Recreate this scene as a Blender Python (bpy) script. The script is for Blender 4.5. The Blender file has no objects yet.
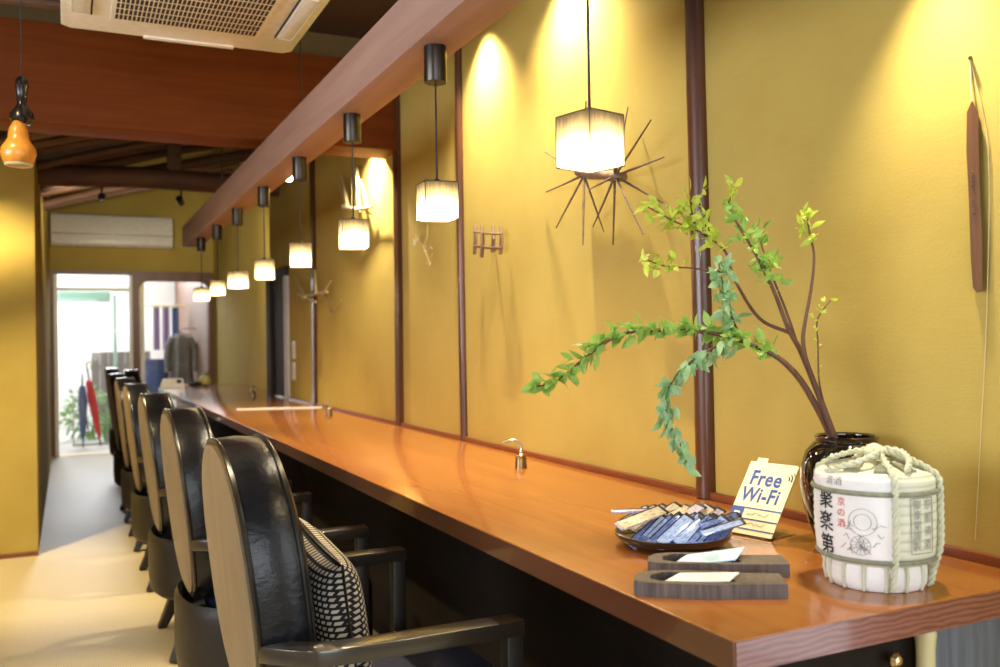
import bpy, bmesh, math, random
from mathutils import Vector, Matrix
random.seed(7)
SC = bpy.context.scene
COL = SC.collection
PI = math.pi

# ------------------------------------------------------------------ camera
YAW, PIT, ROL, FPX, HC = .4441, .0078, -.0154, 909.1, 1.07
fw = Vector((math.sin(YAW)*math.cos(PIT), math.cos(YAW)*math.cos(PIT), math.sin(PIT)))
r0 = Vector((math.cos(YAW), -math.sin(YAW), 0)); u0 = r0.cross(fw)
RT = r0*math.cos(ROL) + u0*math.sin(ROL); UP = RT.cross(fw)
cam = bpy.data.cameras.new('camera'); camo = bpy.data.objects.new('camera', cam); COL.objects.link(camo)
camo.matrix_world = Matrix(((RT.x, UP.x, -fw.x, 0), (RT.y, UP.y, -fw.y, 0), (RT.z, UP.z, -fw.z, HC), (0, 0, 0, 1)))
cam.sensor_width = 36; cam.lens = FPX*36/1000; cam.clip_start = .02
cam.dof.use_dof = True; cam.dof.focus_distance = 1.75; cam.dof.aperture_fstop = 4.5
SC.camera = camo
O = Vector((0, 0, HC))

# ------------------------------------------------------------------ world, light, exposure
W = bpy.data.worlds.new('world'); SC.world = W; W.use_nodes = True
bg = W.node_tree.nodes['Background']; bg.inputs[0].default_value = (.86, .93, 1, 1); bg.inputs[1].default_value = 1.2
SC.view_settings.view_transform = 'Standard'; SC.view_settings.look = 'None'
SC.view_settings.gamma = 1; SC.view_settings.use_curve_mapping = False
SC.view_settings.exposure = .43
SC.cycles.use_denoising = True
SC.cycles.max_bounces = 8; SC.cycles.diffuse_bounces = 5; SC.cycles.glossy_bounces = 4
SC.cycles.transmission_bounces = 6; SC.cycles.transparent_max_bounces = 8
SC.cycles.caustics_reflective = False; SC.cycles.caustics_refractive = False
SC.cycles.sample_clamp_indirect = 4
WARM = (1, .86, .62)

def area(name, loc, target, sx, sy, energy, color=(1, 1, 1)):
    l = bpy.data.lights.new(name, 'AREA'); l.shape = 'RECTANGLE'; l.size = sx; l.size_y = sy
    l.energy = energy; l.color = color
    o = bpy.data.objects.new(name, l); COL.objects.link(o); o.location = loc
    o.rotation_euler = (Vector(target)-Vector(loc)).to_track_quat('-Z', 'Y').to_euler()
    return o
def spot(name, loc, target, energy, ang, blend=.6, color=WARM, r=.03):
    l = bpy.data.lights.new(name, 'SPOT'); l.energy = energy; l.spot_size = math.radians(ang); l.spot_blend = blend
    l.color = color; l.shadow_soft_size = r
    o = bpy.data.objects.new(name, l); COL.objects.link(o); o.location = loc
    o.rotation_euler = (Vector(target)-Vector(loc)).to_track_quat('-Z', 'Y').to_euler()
    return o
# daylight through the shopfront behind the camera and from the courtyard past the far doors
area('shopfront_daylight', (-.7, -2.3, 1.35), (-.55, 3, 1.2), 2.6, 1.9, 34, (.88, .93, 1))
sw_ = area('side_window_daylight', (-2.62, 1.1, 1.45), (.66, 1.6, 1.85), 2.6, 1.0, 27, (.82, .87, 1)); sw_.data.spread = math.radians(110)
area('side_door_daylight', (1.40, -.05, 1.0), (.6, .5, .75), .8, 1.5, 6, (.86, .92, 1))
area('courtyard_sky_daylight', (.3, 13.0, 2.45), (.3, 8.5, .0), 1.4, .9, 95, (.95, .97, 1))
area('courtyard_daylight', (.6, 11.9, 3.6), (.5, 10.6, .2), 2.2, 2.2, 60, (.95, .97, 1))

# ------------------------------------------------------------------ helpers
def tag(o, label=None, cat=None, group=None, kind=None):
    if label: o['label'] = label
    if cat: o['category'] = cat
    if group: o['group'] = group
    if kind: o['kind'] = kind
    return o
def thing(name, loc, label, cat, group=None, rz=0):
    o = bpy.data.objects.new(name, None); COL.objects.link(o); o.location = loc; o.rotation_euler.z = rz
    o.empty_display_size = .05
    return tag(o, label, cat, group)
def copy_tree(o, parent=None):
    c = o.copy(); COL.objects.link(c)
    if parent: c.parent = parent
    for ch in list(o.children): copy_tree(ch, c)
    return c
def pixel_ray(x, y): return fw + RT*((x-500)/FPX) + UP*((333.5-y)/FPX)
def at(x, y, ax, c):          # the place of a measured point on the plane ax = c
    d = pixel_ray(x, y); i = 'xyz'.index(ax); return O + d*((c-O[i])/d[i])

class MB:
    def __init__(s): s.bm = bmesh.new(); s.smooth = True
    def box(s, a, b, bev=0):
        a = Vector(a); b = Vector(b); t = bmesh.new()
        bmesh.ops.create_cube(t, size=1)
        for v in t.verts: v.co = Vector([(a[i]+b[i])/2 + v.co[i]*abs(b[i]-a[i]) for i in range(3)])
        if bev: bmesh.ops.bevel(t, geom=t.edges[:], offset=bev, segments=2, profile=.6, affect='EDGES')
        return s.add(t)
    def add(s, t, M=None):
        if M is not None: bmesh.ops.transform(t, matrix=M, verts=t.verts)
        me = bpy.data.meshes.new('tmp'); t.to_mesh(me); t.free(); s.bm.from_mesh(me); bpy.data.meshes.remove(me); return s
    def tube(s, pts, rad, n=10, caps=True, closed=False, sq=None):
        pts = [Vector(p) for p in pts]; rads = rad if isinstance(rad, (list, tuple)) else [rad]*len(pts)
        rings = []; prev = None; N = len(pts)
        for i, p in enumerate(pts):
            if closed: t = pts[(i+1) % N]-pts[i-1]
            else: t = pts[min(i+1, N-1)]-pts[max(i-1, 0)]
            t.normalize()
            if prev is None:
                a = Vector((0, 0, 1)) if abs(t.z) < .9 else Vector((1, 0, 0)); nx = t.cross(a).normalized()
            else: nx = (prev - t*prev.dot(t)).normalized()
            prev = nx; ny = t.cross(nx)
            ring = []
            for k in range(n):
                an = 2*PI*k/n; c, sn = math.cos(an), math.sin(an)
                ring.append(s.bm.verts.new(p + (nx*c + ny*sn)*rads[i]))
            rings.append(ring)
        M = N if closed else N-1
        for i in range(M):
            a, b = rings[i], rings[(i+1) % N]
            for k in range(n): s.bm.faces.new((a[k], a[(k+1) % n], b[(k+1) % n], b[k]))
        if caps and not closed:
            s.bm.faces.new(rings[0][::-1]); s.bm.faces.new(rings[-1])
        return s
    def bar(s, pts, w, h, up=(0, 0, 1)):      # rectangular section swept along pts
        pts = [Vector(p) for p in pts]; up = Vector(up); rings = []
        for i, p in enumerate(pts):
            t = (pts[min(i+1, len(pts)-1)]-pts[max(i-1, 0)]).normalized(); sd = t.cross(up).normalized(); u = sd.cross(t)
            ww = w[i] if isinstance(w, (list, tuple)) else w; hh = h[i] if isinstance(h, (list, tuple)) else h
            rings.append([s.bm.verts.new(p + sd*(ww/2*a) + u*(hh/2*b)) for a, b in ((-1, -1), (1, -1), (1, 1), (-1, 1))])
        for a, b in zip(rings, rings[1:]):
            for k in range(4): s.bm.faces.new((a[k], a[(k+1) % 4], b[(k+1) % 4], b[k]))
        s.bm.faces.new(rings[0][::-1]); s.bm.faces.new(rings[-1]); return s
    def lathe(s, prof, c=(0, 0, 0), n=32, sx=1, sy=1, caps=True, sup=2.0):
        rings = []
        for r, z in prof:
            ring = []
            for k in range(n):
                a = 2*PI*k/n; ca, sa = math.cos(a), math.sin(a)
                if sup != 2:
                    ca = math.copysign(abs(ca)**(2/sup), ca); sa = math.copysign(abs(sa)**(2/sup), sa)
                ring.append(s.bm.verts.new((c[0]+r*sx*ca, c[1]+r*sy*sa, c[2]+z)))
            rings.append(ring)
        for a, b in zip(rings, rings[1:]):
            for k in range(n): s.bm.faces.new((a[k], a[(k+1) % n], b[(k+1) % n], b[k]))
        if caps:
            s.bm.faces.new(rings[0][::-1]); s.bm.faces.new(rings[-1])
        return s
    def prism(s, poly, z0, z1):
        lo = [s.bm.verts.new((p[0], p[1], z0)) for p in poly]; hi = [s.bm.verts.new((p[0], p[1], z1)) for p in poly]
        n = len(poly)
        for k in range(n): s.bm.faces.new((lo[k], lo[(k+1) % n], hi[(k+1) % n], hi[k]))
        s.bm.faces.new(lo[::-1]); s.bm.faces.new(hi); return s
    def quad(s, *p): s.bm.faces.new([s.bm.verts.new(q) for q in p]); return s
    def bevel(s, off, seg=2, ang=35):
        s.bm.normal_update()
        es = [e for e in s.bm.edges if len(e.link_faces) == 2 and e.calc_face_angle(0) > math.radians(ang)]
        bmesh.ops.bevel(s.bm, geom=es, offset=off, segments=seg, profile=.6, affect='EDGES'); return s
    def xform(s, M): bmesh.ops.transform(s.bm, matrix=M, verts=s.bm.verts); return s
    def build(s, name, mat, parent=None, flat=False, ang=40):
        bmesh.ops.recalc_face_normals(s.bm, faces=s.bm.faces)
        for f in s.bm.faces: f.smooth = not flat
        for e in s.bm.edges:
            if len(e.link_faces) == 2 and e.calc_face_angle(0) > math.radians(ang): e.smooth = False
        me = bpy.data.meshes.new(name); s.bm.to_mesh(me); s.bm.free()
        me.materials.append(mat)
        o = bpy.data.objects.new(name, me); COL.objects.link(o)
        if parent: o.parent = parent
        return o
def struct(o): o['kind'] = 'structure'; return o
def single(mb, name, mat, base, label, cat, group=None):   # a thing that is one mesh, its origin at its base
    base = Vector(base); mb.xform(Matrix.Translation(-base)); o = mb.build(name, mat); o.location = base
    return tag(o, label, cat, group)
def smooth_path(pts, n=6):
    P = [Vector(p) for p in pts]; P = [P[0]*2-P[1]] + P + [P[-1]*2-P[-2]]; out = []
    for i in range(1, len(P)-2):
        for k in range(n):
            t = k/n; a, b, c, d = P[i-1:i+3]
            out.append(.5*((2*b)+(c-a)*t+(2*a-5*b+4*c-d)*t*t+(3*b-a-3*c+d)*t**3))
    out.append(P[-2]); return out

# ------------------------------------------------------------------ materials
class NT:
    def __init__(s, name):
        s.m = bpy.data.materials.new(name); s.m.use_nodes = True; s.t = s.m.node_tree; s.n = s.t.nodes
        s.b = s.n['Principled BSDF']
    def new(s, ty, **kw):
        n = s.n.new(ty)
        for k, v in kw.items(): setattr(n, k, v)
        return n
    def link(s, a, b): s.t.links.new(a, b)
    def coords(s, scale=(1, 1, 1), which='Object', rot=(0, 0, 0)):
        c = s.new('ShaderNodeTexCoord'); m = s.new('ShaderNodeMapping')
        m.inputs['Scale'].default_value = scale; m.inputs['Rotation'].default_value = rot
        s.link(c.outputs[which], m.inputs[0]); return m.outputs[0]
    def noise(s, vec, scale, detail=4, rough=.55, dist=0):
        n = s.new('ShaderNodeTexNoise'); n.inputs['Scale'].default_value = scale; n.inputs['Detail'].default_value = detail
        n.inputs['Roughness'].default_value = rough; n.inputs['Distortion'].default_value = dist
        s.link(vec, n.inputs['Vector']); return n.outputs['Fac']
    def ramp(s, fac, stops):
        r = s.new('ShaderNodeValToRGB'); e = r.color_ramp.elements
        while len(e) < len(stops): e.new(.5)
        for el, (p, c) in zip(e, stops): el.position = p; el.color = (*c, 1)
        s.link(fac, r.inputs[0]); return r.outputs[0]
    def bump(s, h, strength=.2, dist=.01):
        b = s.new('ShaderNodeBump'); b.inputs['Strength'].default_value = strength; b.inputs['Distance'].default_value = dist
        s.link(h, b.inputs['Height']); s.link(b.outputs[0], s.b.inputs['Normal'])
    def set(s, **kw):
        for k, v in kw.items():
            i = s.b.inputs[k.replace('_', ' ')]; i.default_value = (*v, 1) if isinstance(v, tuple) and len(v) == 3 else v
        return s
def plain(name, col, rough=.5, metal=0, var=.0, scale=30, coat=0, bump=0, spec=.5):
    k = NT(name); k.set(Base_Color=col, Roughness=rough, Metallic=metal, Coat_Weight=coat)
    k.b.inputs['Specular IOR Level'].default_value = spec
    v = var or .06
    f = k.noise(k.coords(), scale, 3)
    k.link(k.ramp(f, [(.3, tuple(c*(1-v) for c in col)), (.7, tuple(min(1, c*(1+v)) for c in col))]), k.b.inputs['Base Color'])
    if bump: k.bump(f, bump)
    return k.m
def wood(name, c1, c2, axis='x', rough=.35, coat=0, scale=1.0, rings=False, bump=.05, coat_rough=.05, spec=.5):
    k = NT(name); s = {'x': (.6, 9, 9), 'y': (9, .6, 9), 'z': (9, 9, .6)}[axis]
    v = k.coords(tuple(a*scale for a in s)); f = k.noise(v, 2.5, 6, .6, .6)
    k.link(k.ramp(f, [(.28, c1), (.72, c2)]), k.b.inputs['Base Color'])
    k.set(Roughness=rough, Coat_Weight=coat, Coat_Roughness=coat_rough)
    k.b.inputs['Specular IOR Level'].default_value = spec
    if coat == .7: k.b.inputs['Coat IOR'].default_value = 1.8
    k.bump(f, bump, .004); return k.m

def m_wall():
    k = NT('ochre_plaster'); v = k.coords((1, 1, 1))
    f = k.noise(v, 3, 5); g = k.noise(k.coords((4, 4, 160)), 4, 3)
    mx = k.new('ShaderNodeMath', operation='MULTIPLY_ADD'); k.link(g, mx.inputs[0]); mx.inputs[1].default_value = .35; k.link(f, mx.inputs[2])
    k.link(k.ramp(mx.outputs[0], [(.35, (.45, .330, .080)), (.95, (.54, .412, .112))]), k.b.inputs['Base Color'])
    k.set(Roughness=.9); k.b.inputs['Specular IOR Level'].default_value = .08
    h = k.noise(v, 220, 3); k.bump(h, .12, .003); return k.m
def m_floor():
    k = NT('woven_floor'); v = k.coords((1, 1, 1))
    w = k.new('ShaderNodeTexWave', bands_direction='X'); w.inputs['Scale'].default_value = 42; w.inputs['Distortion'].default_value = 1.5
    w.inputs['Detail'].default_value = 2; k.link(v, w.inputs['Vector'])
    n = k.noise(v, 90, 3); a = k.new('ShaderNodeMath', operation='MULTIPLY_ADD'); k.link(n, a.inputs[0]); a.inputs[1].default_value = .6
    k.link(w.outputs['Fac'], a.inputs[2])
    k.link(k.ramp(a.outputs[0], [(.2, (.43, .345, .19)), (1, (.57, .47, .285))]), k.b.inputs['Base Color'])
    k.set(Roughness=.5); k.bump(a.outputs[0], .15, .003); return k.m
def m_counter():
    k = NT('lacquered_counter'); v = k.coords((7, .5, 7)); f = k.noise(v, 2.2, 6, .6, .8)
    k.link(k.ramp(f, [(.25, (.27, .085, .018)), (.75, (.39, .140, .030))]), k.b.inputs['Base Color'])
    k.set(Roughness=.22, Coat_Weight=.6, Coat_Roughness=.07); return k.m
def m_edge():
    k = NT('end_grain'); v = k.coords((1, 1, 3.2)); w = k.new('ShaderNodeTexWave', wave_type='RINGS', rings_direction='Y')
    w.inputs['Scale'].default_value = 13; w.inputs['Distortion'].default_value = 6; w.inputs['Detail'].default_value = 3; w.inputs['Detail Scale'].default_value = 1.3
    k.link(v, w.inputs['Vector'])
    k.link(k.ramp(w.outputs['Fac'], [(.1, (.15, .045, .028)), (.8, (.27, .09, .06))]), k.b.inputs['Base Color'])
    k.set(Roughness=.28, Coat_Weight=.5, Coat_Roughness=.08); return k.m
def m_leather(name, c, rough=.34):
    k = NT(name); f = k.noise(k.coords((1, 1, 1)), 60, 4); g = k.noise(k.coords((1, 1, 2.5)), 14, 5, .6, 1.5)
    a = k.new('ShaderNodeMath', operation='ADD'); k.link(f, a.inputs[0]); k.link(g, a.inputs[1])
    k.link(k.ramp(g, [(.3, tuple(q*.8 for q in c)), (.7, tuple(q*1.3 for q in c))]), k.b.inputs['Base Color'])
    k.set(Roughness=rough); k.bump(a.outputs[0], .25, .004); return k.m
def m_cushion():
    k = NT('block_weave'); c = k.new('ShaderNodeTexCoord'); s = k.new('ShaderNodeSeparateXYZ'); k.link(c.outputs['UV'], s.inputs[0])
    ma = k.new('ShaderNodeMath', operation='MULTIPLY_ADD'); k.link(s.outputs[1], ma.inputs[0]); ma.inputs[1].default_value = .45; k.link(s.outputs[0], ma.inputs[2])
    cb = k.new('ShaderNodeCombineXYZ'); k.link(ma.outputs[0], cb.inputs[0]); k.link(s.outputs[1], cb.inputs[1])
    b = k.new('ShaderNodeTexBrick', offset=.5); k.link(cb.outputs[0], b.inputs['Vector'])
    for n_, v_ in (('Color1', (.78, .72, .60, 1)), ('Color2', (.62, .55, .44, 1)), ('Mortar', (.012, .012, .016, 1))): b.inputs[n_].default_value = v_
    b.inputs['Scale'].default_value = 1; b.inputs['Mortar Size'].default_value = .0030; b.inputs['Mortar Smooth'].default_value = .1
    b.inputs['Brick Width'].default_value = .0160; b.inputs['Row Height'].default_value = .0128
    k.link(b.outputs['Color'], k.b.inputs['Base Color']); k.set(Roughness=.8); k.bump(k.noise(c.outputs['UV'], 200), .2, .003); return k.m
def m_glass(name='clear_glass', tint=(1, 1, 1), rough=0):
    k = NT(name); out = k.n['Material Output']; tr = k.new('ShaderNodeBsdfTransparent'); gl = k.new('ShaderNodeBsdfGlossy')
    tr.inputs[0].default_value = (*tint, 1); gl.inputs['Roughness'].default_value = .03
    fr = k.new('ShaderNodeFresnel'); fr.inputs[0].default_value = 1.45; mx = k.new('ShaderNodeMixShader')
    k.link(fr.outputs[0], mx.inputs[0]); k.link(tr.outputs[0], mx.inputs[1]); k.link(gl.outputs[0], mx.inputs[2]); k.link(mx.outputs[0], out.inputs[0])
    return k.m
def m_shade():
    # pale glass cube with dark threads woven densely at its top; light of the bulb comes through it
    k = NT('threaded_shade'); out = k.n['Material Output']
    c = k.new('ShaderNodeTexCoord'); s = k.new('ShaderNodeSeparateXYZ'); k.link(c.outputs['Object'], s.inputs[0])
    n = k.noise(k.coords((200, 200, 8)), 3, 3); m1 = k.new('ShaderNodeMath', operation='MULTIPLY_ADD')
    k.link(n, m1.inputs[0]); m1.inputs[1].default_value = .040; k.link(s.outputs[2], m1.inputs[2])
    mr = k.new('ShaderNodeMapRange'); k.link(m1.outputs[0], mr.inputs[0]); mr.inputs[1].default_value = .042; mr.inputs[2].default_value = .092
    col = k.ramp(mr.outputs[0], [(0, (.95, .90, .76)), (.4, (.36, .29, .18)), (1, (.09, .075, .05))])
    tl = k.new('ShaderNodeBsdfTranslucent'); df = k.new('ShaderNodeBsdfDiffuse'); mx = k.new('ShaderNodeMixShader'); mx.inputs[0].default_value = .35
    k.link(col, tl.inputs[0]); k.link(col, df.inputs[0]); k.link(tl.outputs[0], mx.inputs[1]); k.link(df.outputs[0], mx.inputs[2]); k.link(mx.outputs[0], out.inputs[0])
    return k.m
def m_emit(name, col, st):
    k = NT(name); k.set(Base_Color=col, Emission_Color=col, Emission_Strength=st); return k.m
def m_leaf(name, a, b):
    k = NT(name); out = k.n['Material Output']; f = k.noise(k.coords(), 45, 2); col = k.ramp(f, [(.3, a), (.7, b)])
    k.link(col, k.b.inputs['Base Color']); k.set(Roughness=.42)
    tl = k.new('ShaderNodeBsdfTranslucent'); k.link(col, tl.inputs[0]); mx = k.new('ShaderNodeMixShader'); mx.inputs[0].default_value = .35
    k.link(k.b.outputs[0], mx.inputs[1]); k.link(tl.outputs[0], mx.inputs[2]); k.link(mx.outputs[0], out.inputs[0]); return k.m
def m_mat(name):      # straw matting with fine horizontal ridges
    k = NT(name); v = k.coords((1, 1, 1)); w = k.new('ShaderNodeTexWave', bands_direction='Z'); w.inputs['Scale'].default_value = 26
    w.inputs['Distortion'].default_value = .6; k.link(v, w.inputs['Vector'])
    k.link(k.ramp(w.outputs['Fac'], [(.0, (.60, .60, .42)), (.35, (.76, .76, .60))]), k.b.inputs['Base Color']); k.set(Roughness=.7); k.bump(w.outputs['Fac'], .3, .003); return k.m

M = dict(
    wall=m_wall(), floor=m_floor(), counter=m_counter(), edge=m_edge(), shaded_edge=wood('counter_edge_shade', (.055, .015, .006), (.09, .027, .010), 'y', .3, .4),
    beam=wood('red_brown_beam', (.13, .028, .004), (.20, .050, .007), 'x', .6, spec=.15), longbeam=wood('long_beam_wood', (.36, .205, .155), (.45, .28, .215), 'y', .55, spec=.25),
    dark=wood('dark_stained_wood', (.010, .007, .005), (.020, .013, .009), 'y', .8, spec=.15), post=wood('post_wood', (.055, .018, .007), (.12, .042, .016), 'z', .35, .3),
    attic=wood('attic_wood', (.075, .035, .018), (.16, .08, .045), 'x', .6), ceil=wood('ceiling_boards', (.035, .020, .011), (.06, .035, .02), 'y', .7),
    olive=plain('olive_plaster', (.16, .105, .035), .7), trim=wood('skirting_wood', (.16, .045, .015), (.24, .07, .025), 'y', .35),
    leather=m_leather('black_leather', (.006, .0065, .009), .30), leather2=m_leather('brown_black_leather', (.011, .008, .006), .5), navy=m_leather('navy_leather', (.012, .018, .045), .4),
    tan=wood('pale_back_panel', (.17, .118, .062), (.245, .175, .098), 'z', .5), pipe=plain('black_piping', (.012, .010, .009), .28), chairwood=wood('black_chair_wood', (.012, .009, .007), (.024, .017, .012), 'x', .42, 0, 1, spec=.6),
    arm=wood('arm_wood', (.020, .015, .010), (.034, .026, .018), 'x', .3, .7, spec=.6, bump=.02, coat_rough=.14), cushion=m_cushion(), cream=plain('cream_plastic', (.92, .88, .76), .4), white=plain('white_plastic', (.92, .90, .84), .35),
    slot=plain('dark_slot', (.03, .022, .016), .7), bronze=plain('dark_bronze', (.055, .045, .036), .3, .8), black=plain('black_enamel', (.01, .01, .01), .3), cord=plain('dark_cord', (.02, .015, .01), .6),
    shade=m_shade(), bulb=m_emit('bulb_glow', (1, .80, .50), 30), gourd=wood('orange_gourd_skin', (.55, .20, .02), (.72, .31, .04), 'z', .3, .3, 3), dgourd=plain('black_lacquer', (.012, .009, .007), .25, coat=.4),
    twig=wood('weathered_twig', (.09, .05, .03), (.20, .13, .08), 'y', .7, 0, 3), bamboo=wood('pale_bamboo', (.55, .46, .22), (.68, .60, .34), 'z', .4), driftwood=wood('driftwood', (.16, .09, .05), (.30, .19, .11), 'z', .7, 0, 2),
    brass=plain('aged_brass', (.35, .24, .12), .32, 1), gold=plain('brass_knob', (.75, .55, .28), .2, 1), glaze=plain('black_glaze', (.010, .006, .005), .06, coat=1), paper=plain('white_paper', (.86, .85, .80), .7),
    creamp=plain('cream_card', (.88, .78, .52), .5, var=.02), straw=wood('straw_rope', (.52, .53, .36), (.74, .74, .56), 'z', .75, 0, 6, bump=.2), band=plain('grey_green_cord', (.24, .245, .17), .7, var=.25, scale=90), mat=m_mat('straw_matting'), washi=plain('white_wrap_paper', (.86, .84, .80), .55),
    ink=plain('black_ink', (.012, .012, .012), .6), grey=plain('grey_ink', (.28, .27, .25), .7), red=plain('red_ink', (.65, .05, .03), .6), blue=plain('sign_blue', (.035, .085, .33), .5), tray=wood('smoked_oak', (.05, .036, .03), (.17, .135, .115), 'z', .5, 0, 6), trayin=plain('dark_hollow', (.03, .025, .022), .6), sky_blue=plain('pale_blue_paper', (.50, .68, .80), .55), lacquer=plain('black_lacquer_dish', (.012, .011, .009), .12, coat=.8),
    clear=m_glass(), acrylic=m_glass('clear_acrylic', (.97, .98, .99)), bark=wood('branch_bark', (.07, .028, .015), (.16, .075, .04), 'z', .6, 0, 4), greyboard=wood('weathered_grey_board', (.09, .105, .13), (.19, .21, .25), 'z', .6, 0, 3),
    leaf1=m_leaf('yellow_green_leaf', (.42, .56, .06), (.66, .76, .14)), leaf2=m_leaf('mid_green_leaf', (.20, .42, .06), (.40, .60, .14)), leaf3=m_leaf('blue_green_leaf', (.22, .44, .20), (.42, .62, .36)), leafd=m_leaf('garden_leaf', (.10, .26, .07), (.28, .48, .18)),
    stone=plain('courtyard_stone', (.45, .44, .42), .8, var=.2, scale=6), plasterw=plain('white_plaster', (.85, .85, .84), .8), fence=wood('grey_fence', (.20, .18, .17), (.28, .25, .24), 'z', .8), redc=plain('red_cloth', (.62, .04, .05), .6), bluec=plain('blue_plastic', (.05, .09, .24), .4), coat=plain('grey_cloth', (.12, .12, .12), .9, var=.25, scale=18), brownw=wood('brown_panel', (.09, .042, .022), (.14, .07, .04), 'z', .6), doorw=wood('door_wood', (.12, .045, .02), (.20, .08, .035), 'z', .4), purple=plain('purple_cloth', (.30, .22, .40), .8), green=plain('pale_green_board', (.35, .62, .52), .5), sand=plain('sage_ceramic', (.42, .36, .12), .4), steel=plain('brushed_steel', (.45, .44, .42), .3, 1),
)
def m_packet(name, base):
    k = NT(name); f = k.noise(k.coords((60, 400, 60)), 1.2, 2); k.link(k.ramp(f, [(.35, base), (.5, tuple(min(1, c*1.6+.08) for c in base)), (.65, base)]), k.b.inputs['Base Color'])
    k.set(Roughness=.14, Coat_Weight=.6); return k.m
PK = [m_packet('blue_wrapper', (.08, .13, .36)), m_packet('lilac_wrapper', (.45, .38, .48)), m_packet('cream_wrapper', (.60, .48, .34)), m_packet('pale_blue_wrapper', (.22, .30, .52))]

WX = 1.2614            # face of the long plaster wall
# ------------------------------------------------------------------ setting
struct(MB().box((-3.0, -3, -.06), (1.5, 10.2, 0)).build('floor', M['floor']))
struct(MB().box((WX, -2.6, 0), (WX+.12, -.5, 3.5)).box((WX, -.5, 2.0), (WX+.12, .45, 3.5)).box((WX, .45, 0), (WX+.12, 6.32, 3.5)).box((1.40, 6.32, 0), (1.52, 10.1, 3.5)).build('wall_right', M['wall']))
struct(MB().box((-2.72, -2.6, 0), (-2.6, -.2, 2.75)).box((-2.72, 2.4, 0), (-2.6, 10.1, 2.75)).box((-2.72, -.2, 0), (-2.6, 2.4, 1.0)).box((-2.72, -.2, 2.1), (-2.6, 2.4, 2.75)).build('wall_left', M['wall']))
struct(MB().box((-2.72, 5.28, 0), (-.148, 5.40, 2.09)).build('wall_stub', M['wall']))
struct(MB().box((-.27, 5.40, 0), (-.148, 8.88, 2.09)).build('wall_passage', M['wall']))
struct(MB().box((-.4, 8.88, 1.05), (-.150, 10.05, 2.9)).build('wall_passage_end', M['wall']))
struct(MB().box((-.205, 8.86, 0), (-.152, 9.94, 1.05)).build('trim_2', M['brownw']))
struct(MB().box((-.27, 5.265, 0), (-.146, 5.28, .02)).box((-2.6, 5.265, 0), (-.27, 5.28, .02)).build('baseboard_stub', M['trim']))
# end wall above and beside the sliding doors
mb = MB().box((-2.72, 9.95, 1.815), (1.40, 10.05, 3.5)).box((1.385, 9.95, 0), (1.40, 10.05, 1.815)).box((-2.72, 9.95, 0), (-.15, 10.05, 1.815))
struct(mb.build('wall_far', M['wall']))
struct(MB().box((-2.6, 3.66, 2.224), (WX, 3.76, 3.5)).build('wall_above_beam', M['olive']))
# near wall behind the camera with the shopfront opening
mb = MB().box((-2.72, -2.72, 0), (-2.05, -2.6, 2.75)).box((.65, -2.72, 0), (1.38, -2.6, 2.75)).box((-2.05, -2.72, 2.3), (.65, -2.6, 2.75)).box((-2.05, -2.72, 0), (.65, -2.6, .35))
struct(mb.build('wall_near', M['wall']))
struct(MB().box((-2.72, -2.72, 2.34), (1.38, 3.66, 2.40)).build('ceiling', M['ceil']))
mb = MB(); mb.prism([(-2.7, 2.02), (WX+.25, 2.02+.3*4.21), (WX+.25, 2.08+.3*4.21), (-2.7, 2.08)], 3.76, 10.05)
mb.xform(Matrix(((1, 0, 0, 0), (0, 0, 1, 0), (0, 1, 0, -.33+.24), (0, 0, 0, 1))))
struct(mb.build('ceiling_roof', M['ceil']))
# long beam that carries the pendants, cross beam, round tie beam with its post, rafters
struct(MB().box((.658, -2.6, 1.690), (.760, 6.02, 1.817), .006).build('beam', M['longbeam']))
struct(MB().box((-2.6, 3.60, 1.870), (WX, 3.80, 2.23), .006).build('beam', M['beam']))
tb = [(-.4, 6.05, 2.105), (0, 6.03, 2.10), (.4, 6, 2.11), (.75, 6, 2.105), (1.26, 6, 2.10)]
struct(MB().tube(smooth_path(tb), [.066]*25, 12).build('beam', M['attic']))
struct(MB().box((.575, 5.96, 2.16), (.655, 6.04, 2.42), .004).build('trim_8', M['attic']))
for i in range(13):
    y = 4.5+i*.27
    a, b = (-.9, y, 1.90+.04*math.sin(i*2.1)+.03), (1.25, y+.05*math.sin(i), 2.50+.03*math.sin(i*1.3))
    struct(MB().tube([a, ((a[0]+b[0])/2, y, (a[2]+b[2])/2+.012), b], .026, 8).build('trim_9', M['attic']))
struct(MB().tube([(-2.6, 3.50, 2.25), (-.9, 3.48, 2.24), (.0, 3.46, 2.25)], .018, 8).build('trim_10', M['attic']))
# posts set in the long wall
def wall_post(px, mat, rad, flat=False, n=3):
    pts = [at(x, y, 'x', WX-.004) for x, y in px]; top = pts[-1] + (pts[-1]-pts[0]).normalized()*.05
    pts = pts + [Vector((pts[-1].x, pts[-1].y, 2.75))] if pts[-1].z < 2.7 else pts
    pts[0].z = .722
    if flat:
        mb_ = MB().bar(pts, rad*2, .03, (1, 0, 0))
    else:
        mb_ = MB().tube(smooth_path(pts, 4), rad, 14)
    n_ = mb_.build('trim_%d' % n, mat); return struct(n_)
wall_post([(707.5, 497), (704, 330), (699.5, 160), (695.5, 0)], M['post'], .0245, n=3)
wall_post([(465, 440), (463, 330), (461, 210), (459, 60)], M['post'], .0165, n=4)
wall_post([(401, 428), (400, 300), (398, 160)], M['post'], .026, True, n=5)
wall_post([(316, 407), (315, 300), (313, 160)], M['post'], .026, True, n=6)
struct(MB().box((WX-.014, .833, .72), (WX, 6.18, .7355), .002).build('baseboard_right', M['trim']))
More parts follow.
